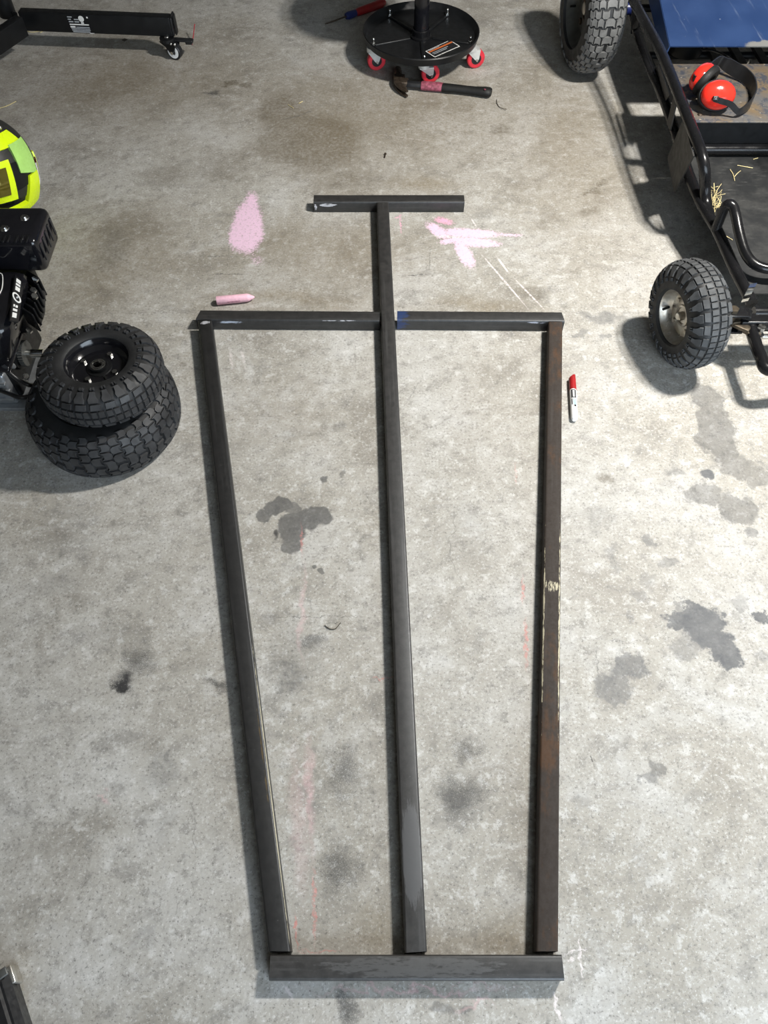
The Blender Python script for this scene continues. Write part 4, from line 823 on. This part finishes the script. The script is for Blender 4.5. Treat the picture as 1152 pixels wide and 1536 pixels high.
# ------------------------------------------------------------------ rolling stool
ST = Vector((.137, 3.022, 0)); sr = .212; zb = .092
st = thing('rolling_stool', 'rolling mechanic stool with a round black tray base and red casters', 'stool', ST)
def stm(z): return Matrix.Translation((ST.x, ST.y, z)) @ Matrix.Rotation(R(-90), 4, 'Y')
obj('tray', MB().lathe([(-.006, 0), (-.006, sr * .86), (-.004, sr * .93), (.0, sr * .955), (.018, sr * .985), (.021, sr), (.018, sr * 1.015), (-.006, sr * .985), (-.012, sr * .9), (-.012, 0)], 72, m=stm(zb)), M['black_satin'], st)
for k in range(5):
    a = R(-90 + 72 * k + 2); d_ = Vector((math.cos(a), math.sin(a), 0)); c = ST + Vector((0, 0, zb - .005))
    obj('rib', MB().box(c + d_ * sr * .53, (sr * .66, .014, .009), Matrix.Rotation(a, 3, 'Z'), .004), M['black_satin'], st)
    bb = ST + d_ * sr * .88 + Vector((0, 0, zb - .003))
    q = hexbolt(bb, (0, 0, 1), .0075, .007); q.cyl(bb + Vector((0, 0, .007)), bb + Vector((0, 0, .018)), .0045, 12); q.ball(bb + Vector((0, 0, .019)), .0055, 12, 6)
    obj('bolt', q, M['chrome'], st)
    # caster: swivel plate, fork, wheel
    cp = ST + d_ * sr * .90; trail = R({0: 12, 1: 14, 2: 60, 3: 120, 4: 12}[k]); tv = Vector((math.cos(trail), math.sin(trail), 0)); sv = Vector((-tv.y, tv.x, 0))
    wc = cp + tv * (.022 if k != 4 else .014) + Vector((0, 0, .0335))
    if k == 0: cp = cp + Vector((0, .018, 0)); wc = cp + tv * .026 + Vector((0, .016, .0335))
    rotm = Matrix.Rotation(trail, 3, 'Z')
    fk = MB().cyl(cp + Vector((0, 0, .066)), cp + Vector((0, 0, .082)), .021, 20)
    for s_ in (-1, 1):
        o_ = sv * s_ * .0145
        fk.plate([cp - tv * .018 + o_ + Vector((0, 0, .068)), cp + tv * .034 + o_ + Vector((0, 0, .068)), wc + tv * .009 + o_ + Vector((0, 0, .004)), wc + tv * .003 + o_ - Vector((0, 0, .008)), wc - tv * .008 + o_ + Vector((0, 0, .002))], .0025)
    fk.box(cp + tv * .008 + Vector((0, 0, .067)), (.052, .031, .003), rotm)
    cs = obj('caster', fk, M['caster_zinc'], st)
    mw = Matrix.Translation(wc) @ Matrix.Rotation(trail + R(90), 4, 'Z')
    obj('caster_tyre', MB().lathe([(-.011, .019), (-.011, .030), (-.008, .0335), (.008, .0335), (.011, .030), (.011, .019)], 32, True, mw), M['red_pu'], cs)
    obj('caster_hub', MB().lathe([(-.010, 0), (-.010, .0195), (.010, .0195), (.010, 0)], 24, m=mw), M['black_plastic'], cs)
    obj('axle_bolt', MB().cyl(wc - sv * .019, wc + sv * .019, .0045, 12), M['chrome'], cs)
obj('collar', MB().lathe([(0, .040), (.006, .039), (.010, .034), (.028, .0335), (.031, .030)], 36, m=stm(zb - .006)), M['black_paint'], st)
obj('post', MB().cyl(ST + Vector((0, 0, zb)), ST + Vector((0, 0, .42)), .0275, 32), M['gloss_black'], st)
obj('seat', MB().lathe([(.0, 0), (.0, .15), (.01, .172), (.03, .18), (.05, .172), (.06, .14), (.062, 0)], 56, m=stm(.42)), M['soft_black'], st)
# warning sticker on the tray
la, lb_, lc, ld = P(638, 77, .0875), P(675, 60, .0875), P(690, 69.5, .0875), P(652, 86, .0875)
stz = Vector((0, 0, .0006))
def lerp4(u, v_): return (la * (1 - u) + lb_ * u) * (1 - v_) + (ld * (1 - u) + lc * u) * v_
def sticker(u0, u1, v0, v1, mat, name, lift): obj(name, MB().plate([lerp4(u0, v0) + stz * lift, lerp4(u1, v0) + stz * lift, lerp4(u1, v1) + stz * lift, lerp4(u0, v1) + stz * lift], .0004), mat, stk)
stk = obj('sticker', MB().plate([lerp4(0, 0), lerp4(1, 0), lerp4(1, 1), lerp4(0, 1)], .0006), M['white_print'], st)
sticker(.03, .97, .06, .94, M['black_print'], 'sticker_field', 1)
sticker(.03, .97, .22, .36, M['orange_print'], 'sticker_stripe', 2)
sticker(.08, .5, .12, .17, M['grey_print'], 'lettering', 2); sticker(.08, .7, .5, .55, M['grey_print'], 'lettering', 2); sticker(.08, .6, .65, .70, M['grey_print'], 'lettering', 2)

# ------------------------------------------------------------------ black stand with caster, top left
hs = thing('equipment_stand', 'black steel equipment stand leg with a swivel caster and printed label', 'stand', P(130, 60, 0))
zt = .141; hh = .066
p_a = P(26, 18, zt); p_b = P(253, 27, zt)   # near top edge of the leg
d_ = (p_b - p_a); L_ = d_.length; ang = math.atan2(d_.y, d_.x); nv = Vector((-d_.y, d_.x, 0)).normalized(); wd = .036
lc_ = (p_a + p_b) / 2 + nv * wd / 2 - Vector((0, 0, hh / 2)); RZ = Matrix.Rotation(ang, 3, 'Z')
obj('leg_tube', MB().box(lc_, (L_, wd, hh), RZ, .003), M['black_satin'], hs)
ux = d_.normalized()
obj('end_cap', MB().box(p_b + ux * .004 + nv * wd / 2 - Vector((0, 0, hh / 2)), (.008, wd * .94, hh * .94), RZ, .002), M['black_plastic'], hs)
obj('end_plate', MB().box(p_b + ux * .014 + nv * wd * .5 - Vector((0, 0, hh / 2 - .004)), (.004, wd * .7, hh), RZ, .001), M['black_satin'], hs)
for k in range(3): obj('end_tab', MB().box(p_b + ux * .010 + nv * wd * (.25 + .25 * k) + Vector((0, 0, .004)), (.006, .004, .012), RZ), M['black_plastic'], hs)
def face_pt(u, v_): return p_a + ux * (L_ * u) - nv * .0008 - Vector((0, 0, hh * v_))
def print_bar(u0, u1, v0, v1, mat, name='lettering'):
    obj(name, MB().plate([face_pt(u0, v0), face_pt(u1, v0), face_pt(u1, v1), face_pt(u0, v1)], .0005), mat, hs)
for u0, u1, v0, v1, mt in ((.325, .355, .12, .17, 'grey_print'), (.325, .345, .24, .29, 'grey_print'), (.365, .395, .24, .29, 'grey_print'), (.327, .357, .36, .42, 'grey_print'), (.365, .395, .36, .42, 'grey_print'),
        (.327, .455, .50, .56, 'white_print'), (.327, .36, .62, .70, 'white_print'), (.365, .455, .65, .69, 'grey_print'), (.33, .455, .73, .77, 'grey_print'), (.332, .455, .81, .85, 'grey_print'), (.335, .45, .89, .94, 'grey_print'), (.445, .475, .96, .985, 'white_print')):
    print_bar(u0, u1, v0, v1, M[mt])
cb_ = face_pt(.415, .22); eln = -nv
obj('label_emblem', MB().lathe([(0, 0), (.0005, .0105), (.0008, 0)], 24, m=Matrix.Translation(cb_) @ eln.to_track_quat('X', 'Z').to_matrix().to_4x4()), M['white_print'], hs)
print_bar(.407, .425, .40, .48, M['white_print']); print_bar(.452, .462, .10, .18, M['white_print'])
# post and second leg
pp = P(14, 14, zt)
obj('post', MB().cyl(P(12, 22, zt - .03), P(12, 22, zt) + Vector((0, 0, .75)), .031, 28), M['black_satin'], hs)
q0 = P(22, 22, zt); q1 = P(-60, 76, zt); d2 = q1 - q0; n2 = Vector((d2.y, -d2.x, 0)).normalized()
obj('leg_tube', MB().box((q0 + q1) / 2 + n2 * wd / 2 * -1 - Vector((0, 0, hh / 2)), (d2.length, wd, hh), Matrix.Rotation(math.atan2(d2.y, d2.x), 3, 'Z'), .003), M['black_satin'], hs)
obj('weld_plate', MB().plate([P(16, 18, zt + .001), P(25, 19, zt + .001), P(33, 42, zt - hh), P(24, 44, zt - hh)], .004), M['black_paint'], hs)
# caster under the leg end
cz = zt - hh
cpt = P(250, 56, cz - .002)
fkm = MB().cyl(cpt + Vector((0, 0, -.012)), cpt + Vector((0, 0, .0)), .027, 28)
wc = P(262, 76, .0295); tv = wc - cpt; tv.z = 0; tv.normalize(); sv = Vector((-tv.y, tv.x, 0))
for s_ in (-1, 1):
    o_ = sv * s_ * .0165
    fkm.plate([Vector((cpt.x, cpt.y, cz - .014)) - tv * .026 + o_, Vector((cpt.x, cpt.y, cz - .014)) + tv * .040 + o_, wc + tv * .018 + o_ + Vector((0, 0, .026)), wc + tv * .007 + o_ - Vector((0, 0, .006)), wc - tv * .008 + o_ - Vector((0, 0, .005)), wc - tv * .024 + o_ + Vector((0, 0, .016))], .003)
cst = obj('caster', fkm, M['black_satin'], hs)
mw = Matrix.Translation(wc) @ Matrix.Rotation(math.atan2(sv.y, sv.x), 4, 'Z')
obj('caster_tyre', MB().lathe([(-.012, .018), (-.012, .026), (-.009, .0295), (.009, .0295), (.012, .026), (.012, .018)], 32, True, mw), M['black_plastic'], cst)
obj('caster_wheel', MB().lathe([(-.0128, .011), (-.0128, .0225), (.0128, .0225), (.0128, .011)], 32, True, mw), M['white_plastic'], cst)
obj('axle_bolt', MB().cyl(wc - sv * .022, wc + sv * .022, .006, 14), M['chrome'], cst)
for k in range(2):
    c = wc - sv * .019 + tv * (.004 + .016 * k) + Vector((0, 0, .034)); obj('rivet', MB().ball(c, .0048, 12, 6), M['chrome'], cst)
obj('swivel_bolt', MB().ball(cpt + Vector((0, 0, .002)), (.010, .010, .005), 12, 6), M['chrome'], cst)
obj('brake_pedal', MB().box(P(275, 60, .062), (.075, .022, .008), Matrix.Rotation(R(-8), 3, 'Z'), .003).box(P(284, 62, .056), (.026, .028, .014), Matrix.Rotation(R(-8), 3, 'Z'), .004), M['black_plastic'], cst)
tag(obj('plastic_strip', MB().tube([P(288, 67, .002), P(289.5, 58, .012), P(292, 36, .05)], .0019, 8), M['red_thread'], base=P(288, 67)), 'thin red plastic strip sticking up beside the stand caster', 'strip')

# ------------------------------------------------------------------ helmet at the left edge
HC = Vector((-1.178, 2.10, .155))
he = thing('motocross_helmet', 'fluorescent yellow and black motocross helmet with goggles behind the engine', 'helmet', (HC.x, HC.y, 0))
HR = Vector((.128, .158, .148)); hm_ = Matrix.Translation(HC) @ Matrix.Rotation(R(8), 4, 'Z') @ Matrix.Rotation(R(-16), 4, 'X')
def ell(lon, lat, off=0.0, bulge=0.0):
    """lon 0 = face (-Y), positive to +X; lat up"""
    lo, la_ = R(lon), R(lat)
    fwd = math.cos(la_) * math.cos(lo)
    p = Vector(((HR.x + off) * math.cos(la_) * math.sin(lo), -(HR.y + off + bulge) * fwd, (HR.z + off) * math.sin(la_)))
    return hm_ @ p
def patch(name, quad, mat, o0, o1, n=10, bulge=0.0, sub=None):
    """curved panel between four (lon, lat) corners, from offset o0 out to o1"""
    vs = []; fs = []
    for off in (o0, o1):
        for i in range(n + 1):
            for j in range(n + 1):
                u, v_ = i / n, j / n
                lon = (quad[0][0] * (1 - u) + quad[1][0] * u) * (1 - v_) + (quad[3][0] * (1 - u) + quad[2][0] * u) * v_
                lat = (quad[0][1] * (1 - u) + quad[1][1] * u) * (1 - v_) + (quad[3][1] * (1 - u) + quad[2][1] * u) * v_
                vs.append(ell(lon, lat, off, bulge))
    N = n + 1; K = N * N
    for i in range(n):
        for j in range(n):
            a = i * N + j; fs += [(a, a + 1, a + N + 1, a + N), (K + a, K + a + N, K + a + N + 1, K + a + 1)]
    for i in range(n):
        for a, b in ((i * N, (i + 1) * N), (i * N + n, (i + 1) * N + n), (i, i + 1), (n * N + i, n * N + i + 1)): fs.append((a, b, K + b, K + a))
    return obj(name, MB().add(vs, fs), mat, sub or he, 40)
sh = MB().ball((0, 0, 0), HR, 48, 24); sh.v = [v if v.z > -HR.z * .72 else Vector((v.x, v.y, -HR.z * .72)) for v in sh.v]
obj('shell', sh.xf(hm_), M['helmet_black'], he)
patch('eye_port', [(-62, -22), (62, -22), (62, 26), (-62, 26)], M['helmet_black'], -.004, .003)
patch('brow_band', [(-85, 30), (85, 30), (78, 46), (-78, 46)], M['neon'], 0, .007)
patch('side_panel', [(56, 4), (84, -4), (92, 32), (58, 32)], M['pale_neon'], 0, .0095); patch('side_panel', [(-56, 4), (-84, -4), (-92, 32), (-58, 32)], M['pale_neon'], 0, .006)
patch('cheek_bar', [(52, -40), (84, -34), (84, -2), (66, -2)], M['neon'], 0, .012); patch('cheek_bar', [(-52, -40), (-84, -34), (-84, -2), (-66, -2)], M['neon'], 0, .012)
patch('chin_bar', [(-64, -44), (64, -44), (60, -26), (-60, -26)], M['neon'], 0, .016, bulge=.05)
patch('chin_vent', [(-22, -40), (22, -40), (20, -30), (-20, -30)], M['helmet_black'], .014, .018, bulge=.05)
patch('side_graphic', [(86, -40), (116, -40), (112, 4), (88, 0)], M['helmet_red'], 0, .004)
patch('side_stripe', [(88, -30), (116, -18), (116, -15), (88, -26)], M['white_plastic'], .003, .0055)
patch('side_stripe', [(86, -42), (90, -42), (96, 2), (93, 2)], M['white_plastic'], .003, .0055)
patch('rear_trim', [(112, -42), (118, -42), (124, 8), (118, 8)], M['neon'], 0, .006)
patch('goggle_strap', [(44, -12), (90, -8), (90, 14), (44, 16)], M['black_satin'], .003, .006)
patch('goggle_frame', [(-42, -18), (42, -18), (46, 20), (-46, 20)], M['neon'], .002, .016)
patch('goggle_lens', [(-35, -11), (35, -11), (39, 14), (-39, 14)], M['lens'], .010, .019)
# visor peak above the brow
vs = []; fs = []; n = 14
for lay in (0, .004):
    for i in range(n + 1):
        lon = -70 + 140 * i / n; b0 = ell(lon, 46, .006); tip = ell(lon * .62, 52, .006)
        fwd = hm_.to_3x3() @ Vector((0, -.085 * math.cos(R(lon)), .045)); 
        vs += [b0 + Vector((0, 0, lay)), b0.lerp(tip, .5) + fwd * .55 + Vector((0, 0, lay + .006)), tip + fwd + Vector((0, 0, lay))]
K = 3 * (n + 1)
for i in range(n):
    for j in range(2):
        a = 3 * i + j; fs += [(a, a + 1, a + 4, a + 3), (K + a, K + a + 3, K + a + 4, K + a + 1)]
    fs += [(3 * i, 3 * i + 3, K + 3 * i + 3, K + 3 * i), (3 * i + 2, 3 * i + 5, K + 3 * i + 5, K + 3 * i + 2)]
fs += [(0, 1, K + 1, K), (1, 2, K + 2, K + 1), (3 * n, 3 * n + 1, K + 3 * n + 1, K + 3 * n), (3 * n + 1, 3 * n + 2, K + 3 * n + 2, K + 3 * n + 1)]
obj('visor_peak', MB().add(vs, fs), M['helmet_black'], he)
obj('peak_screw', MB().ball(ell(66, 50, .012), .006, 12, 6), M['chrome'], he)

# ------------------------------------------------------------------ small petrol engine at the left edge
en = thing('petrol_engine', 'small black petrol engine with silver crankcase and output shaft by the stacked wheels', 'engine', (-1.05, 1.45, 0))
ex1 = P(45, 617, 0).x - .0; ey0 = P(45, 617, 0).y
def bx(x0, x1, y0, y1, z0, z1, bev=0.0): return MB().box(((x0 + x1) / 2, (y0 + y1) / 2, (z0 + z1) / 2), (x1 - x0, y1 - y0, z1 - z0), None, bev)
EX0 = -1.30; gx0 = P(36, 530, .115).x
obj('crankcase', bx(EX0, -.945, ey0 + .012, ey0 + .20, .012, .120, .010), M['alu'], en)
obj('base_foot', bx(EX0, -.905, ey0, ey0 + .2, 0, .012, .003), M['alu'], en)
for k in range(3): obj('case_rib', bx(EX0, -.947, ey0 + .004, ey0 + .02, .035 + .027 * k, .043 + .027 * k, .002), M['alu'], en)
obj('side_cover', bx(gx0 - .05, gx0 - .02, ey0 + .03, ey0 + .24, .02, .15, .01), M['black_satin'], en)
# output shaft with gear
shp = P(52, 530, .115)
sx0, sx1 = P(40, 530, .115).x, P(66, 530, .115).x
obj('bearing_boss', MB().lathe([(0, .055), (.012, .053), (.016, .040), (.022, .036), (.022, 0)], 36, m=Matrix.Translation((gx0 - .022, shp.y + .012, .122))), M['black_satin'], en)
gear = MB(); NT_ = 32
gear.prism([((.030 + (.003 if i % 2 else 0)) * math.cos(2 * math.pi * i / (2 * NT_)), (.030 + (.003 if i % 2 else 0)) * math.sin(2 * math.pi * i / (2 * NT_))) for i in range(2 * NT_)], .012, Matrix.Translation((gx0 - .004, shp.y, .115)) @ Matrix.Rotation(R(90), 4, 'Y'))
obj('drive_gear', gear, M['dull_rim'], en)
obj('output_shaft', MB().cyl((gx0 - .01, shp.y, .115), (sx1, shp.y, .115), .0105, 24), M['chrome'], en)
# black tank with rounded edges and printed panel
tz1 = .285; tx1 = P(33, 440, tz1).x; ty0 = P(20, 512, .25).y
tank = bx(EX0, tx1, ty0, ty0 + .22, .135, tz1, .035)
fx1 = P(33, 505, .156).x
for v in tank.v:
    if v.x > -1: v.x -= (tx1 - fx1 + .006) * (tz1 - v.z) / .135
obj('fuel_tank', tank, M['gloss_black'], en)
obj('tank_flange', bx(EX0, fx1, ty0 - .008, ty0 + .12, .150, .162, .005), M['gloss_black'], en)
# slanted name panel on the tank's right shoulder
n0, n1, n2_, n3 = P(24, 418, tz1 + .004), P(32, 424, tz1 - .012), P(25, 480, tz1 - .012), P(17, 478, tz1 + .004)
def np_(u, v_): return (n0 * (1 - u) + n1 * u) * (1 - v_) + (n3 * (1 - u) + n2_ * u) * v_
pan = obj('name_panel', MB().plate([np_(-.3, -.06), np_(1.3, -.06), np_(1.3, 1.06), np_(-.3, 1.06)], .004), M['black_satin'], en)
def pq(u0, u1, v0, v1, mat, nm='lettering', z=.003): obj(nm, MB().plate([np_(u0, v0) + Vector((z * .4, 0, z)), np_(u1, v0) + Vector((z * .4, 0, z)), np_(u1, v1) + Vector((z * .4, 0, z)), np_(u0, v1) + Vector((z * .4, 0, z))], .0008), mat, pan)
for v0, v1 in ((.0, .09), (.12, .17), (.20, .30), (.66, .72), (.76, .82), (.86, .98)): pq(.1, .9, v0, v1, M['white_print'])
ec = np_(.5, .48) + Vector((.0015, 0, .0035)); nq = (np_(1, 0) - np_(0, 0)).cross(np_(0, 1) - np_(0, 0)); nq = nq if nq.z > 0 else -nq
eq = Matrix.Translation(ec) @ nq.to_track_quat('X', 'Z').to_matrix().to_4x4()
obj('emblem', MB().lathe([(0, .0095), (.001, .0095), (.001, .0135), (0, .0135)], 28, True, eq).box(ec, (.014, .004, .001), eq.to_3x3() @ Matrix.Rotation(R(45), 3, 'X')), M['white_print'], pan)
# white outline badge at the edge of the photo
bo = [P(-8, 412, tz1 + .002), P(1, 410, tz1 + .002), P(4, 416, tz1 + .002), P(3, 432, tz1 + .002), P(-2, 442, tz1 + .002), P(-10, 444, tz1 + .002)]
obj('badge_outline', MB().tube(smooth_path(bo), .0012, 8), M['white_print'], en)
# louvred box (muffler guard) behind
gz = .365
g0 = P(63, 362, gz); g1 = P(63, 308, gz)
gx1, gy0, gy1 = g0.x, g0.y, g1.y
gx1 -= .018
guard = bx(EX0, gx1, gy0, gy1, gz - .105, gz, .016)
for v in guard.v:
    if v.z < gz - .06: v.y += .02 * (gz - .06 - v.z) / .06; v.x -= .012 * (gz - .06 - v.z) / .06 if v.x > -1 else 0
obj('louvred_guard', guard, M['gloss_black'], en)
for xx in (6, 13, 25, 33, 41):
    pL = P(xx, 358, gz + .0005); obj('louvre', MB().box(pL, (.0045, .026, .003), None, .001), M['black_satin'], en)
for xx, yy in ((37, 327), (7, 343)): 
    pS = P(xx, yy, gz); obj('guard_screw', MB().lathe([(0, .011), (.002, .010), (.002, .007), (.006, .006), (.006, 0)], 20, m=Matrix.Translation(pS) @ Matrix.Rotation(R(-90), 4, 'Y')), M['chrome'], en)
for k in range(5):
    yy = gy0 + .02 + k * (gy1 - gy0 - .04) / 4
    obj('side_slot', MB().box((gx1 + .0003, yy, gz - .045), (.003, .009, .045), None, .001), M['black_plastic'], en)
# finned cylinder head between guard and side cover
for k in range(7):
    c = P(55 - k * 1.6, 424 + k * 9, .205)
    obj('cooling_fin', MB().box(c, (.050, .0045, .055), Matrix.Rotation(R(-38), 3, 'Z'), .001), M['black_satin'], en)
obj('cylinder_head', bx(-1.05, -.90, 1.44, 1.60, .13, .225, .01), M['black_satin'], en)
obj('head_shroud', MB().plate([P(61, 424, .20), P(68, 440, .19), P(67, 470, .17), P(60, 490, .16), P(55, 470, .17), P(53, 448, .19)], .004), M['gusset'], en)
for px_, py_, z_ in ((53, 420, .245), (50, 437, .245), (52, 446, .245), (44, 497, .18), (39, 566, .095), (38, 574, .07)):
    obj('engine_bolt', hexbolt(P(px_, py_, z_), (.4, -.2, 1), .008, .007), M['chrome'], en)
for pts in ([(-10, 545, .15), (10, 556, .14), (28, 570, .12), (42, 577, .11), (48, 578, .10)], [(-10, 582, .07), (12, 590, .075), (30, 596, .07), (52, 594, .06)], [(-6, 535, .16), (6, 538, .155), (10, 545, .13)]):
    obj('hose', MB().tube(smooth_path([P(*p) for p in pts]), .0055, 12), M['hose'], en)
obj('drain_plug', MB().lathe([(0, .011), (.016, .009), (.024, .005), (.024, 0)], 18, m=Matrix.Translation(P(10, 543, .13)) @ Matrix.Rotation(R(60), 4, 'Y')), M['alu'], en)

# ------------------------------------------------------------------ black case at the lower left edge
tz = .052
tc0 = P(28, 1462, 0); dv = (P(52, 1536, 0) - tc0); dv.z = 0; dv.normalize(); nx = Vector((dv.y, -dv.x, 0))   # towards the left
if nx.x > 0: nx = -nx
cs_ = thing('tool_case', 'black plastic case with a worn metal corner at the lower left edge', 'case', (tc0.x - .12, tc0.y - .15, 0))
e_ = Vector((tc0.x, tc0.y, tz)) - dv * .004
def case_poly(inset, z):
    a_ = e_ + nx * inset + dv * inset; return [Vector((p.x, p.y, z)) for p in (a_, a_ + dv * (.42 - 2 * inset), a_ + dv * (.42 - 2 * inset) + nx * (.3 - 2 * inset), a_ + nx * (.3 - 2 * inset))]
lo = case_poly(.003, 0.0); hi = case_poly(0, tz - .012); h2 = case_poly(.010, tz); h3 = case_poly(.014, tz); h4 = case_poly(.018, tz + .004)
vs = lo + hi + h2 + h3 + h4; fs = [(3, 2, 1, 0), (16, 17, 18, 19)]
for L0 in range(4):
    for j in range(4): fs.append((4 * L0 + j, 4 * L0 + (j + 1) % 4, 4 * L0 + 4 + (j + 1) % 4, 4 * L0 + 4 + j))
obj('case_body', MB().add(vs, fs), M['black_plastic'], cs_, 20)
obj('corner_plate', MB().box(e_ + dv * .006 - nx * .003 - Vector((0, 0, .028)), (.030, .007, .034), Matrix.Rotation(math.atan2(dv.y, dv.x), 3, 'Z'), .002).box(e_ + nx * .012 - Vector((0, 0, .028)) - dv * .004, (.006, .03, .034), Matrix.Rotation(math.atan2(dv.y, dv.x), 3, 'Z'), .002), M['zinc'], cs_)
obj('latch', MB().box(P(2, 1461, tz + .006), (.02, .014, .006), Matrix.Rotation(R(35), 3, 'Z'), .002), M['dull_rim'], cs_)

# ------------------------------------------------------------------ small litter
sp = P(577, 234, .003)
scw = MB().cyl(sp + Vector((.0, -.008, 0)), sp + Vector((0.002, .010, 0)), .0022, 12); scw.cyl(sp + Vector((0.002, .010, 0)), sp + Vector((0.0025, .013, 0)), .0042, 12)
tag(obj('screw', scw, M['dark_steel'], base=(sp.x, sp.y, 0)), 'small dark screw lying on bare concrete above the cross tube', 'screw')
tag(obj('wire_scrap', MB().tube(smooth_path([P(745, 149, .002), P(745.5, 155, .002), P(750, 161, .003), P(760, 164, .006)]), .0011, 8), M['leaf'], base=P(748, 157)), 'thin curled dark wire scrap right of the hammer', 'wire')
tag(obj('dry_leaf', MB().add([P(182, 60, .002), P(187, 57.5, .006), P(192, 59, .002), P(187, 62, .003)], [(0, 1, 3), (1, 2, 3)]), M['leaf'], base=P(187, 60)), 'small dark dry leaf on the floor below the stand leg', 'leaf')
for pts, lab in (([(36, 43), (45, 48), (58, 47), (68, 44)], 'curved pale straw at the foot of the black stand leg'), ([(60, 49), (64, 47), (69, 44)], 'short pale straw crossing the curved one by the stand leg'), ([(-4, 163), (10, 159), (24, 152)], 'pale straw on the floor at the left edge above the helmet'), ([(448, 155), (454, 152)], 'tiny pale straw just above the big brown stain'), ([(432, 157), (440, 162)], 'tiny pale straw inside the big brown stain')):
    tag(obj('straw', straw([P(*p, .002) for p in pts] if len(pts) > 2 else [P(*pts[0], .002), (P(*pts[0], .002) + P(*pts[1], .002)) / 2, P(*pts[1], .002)], .0014), M['straw'], base=P(*pts[1])), lab, 'straw', 'loose straws on the floor')
tag(obj('hair_tie', MB().tube(smooth_path([P(487, 938, .002), P(494, 943, .002), P(503, 943, .002), P(511, 934, .002)]), .0009, 6), M['leaf'], base=P(499, 940)), 'thin curved black thread on the floor between the left and centre tubes', 'thread')
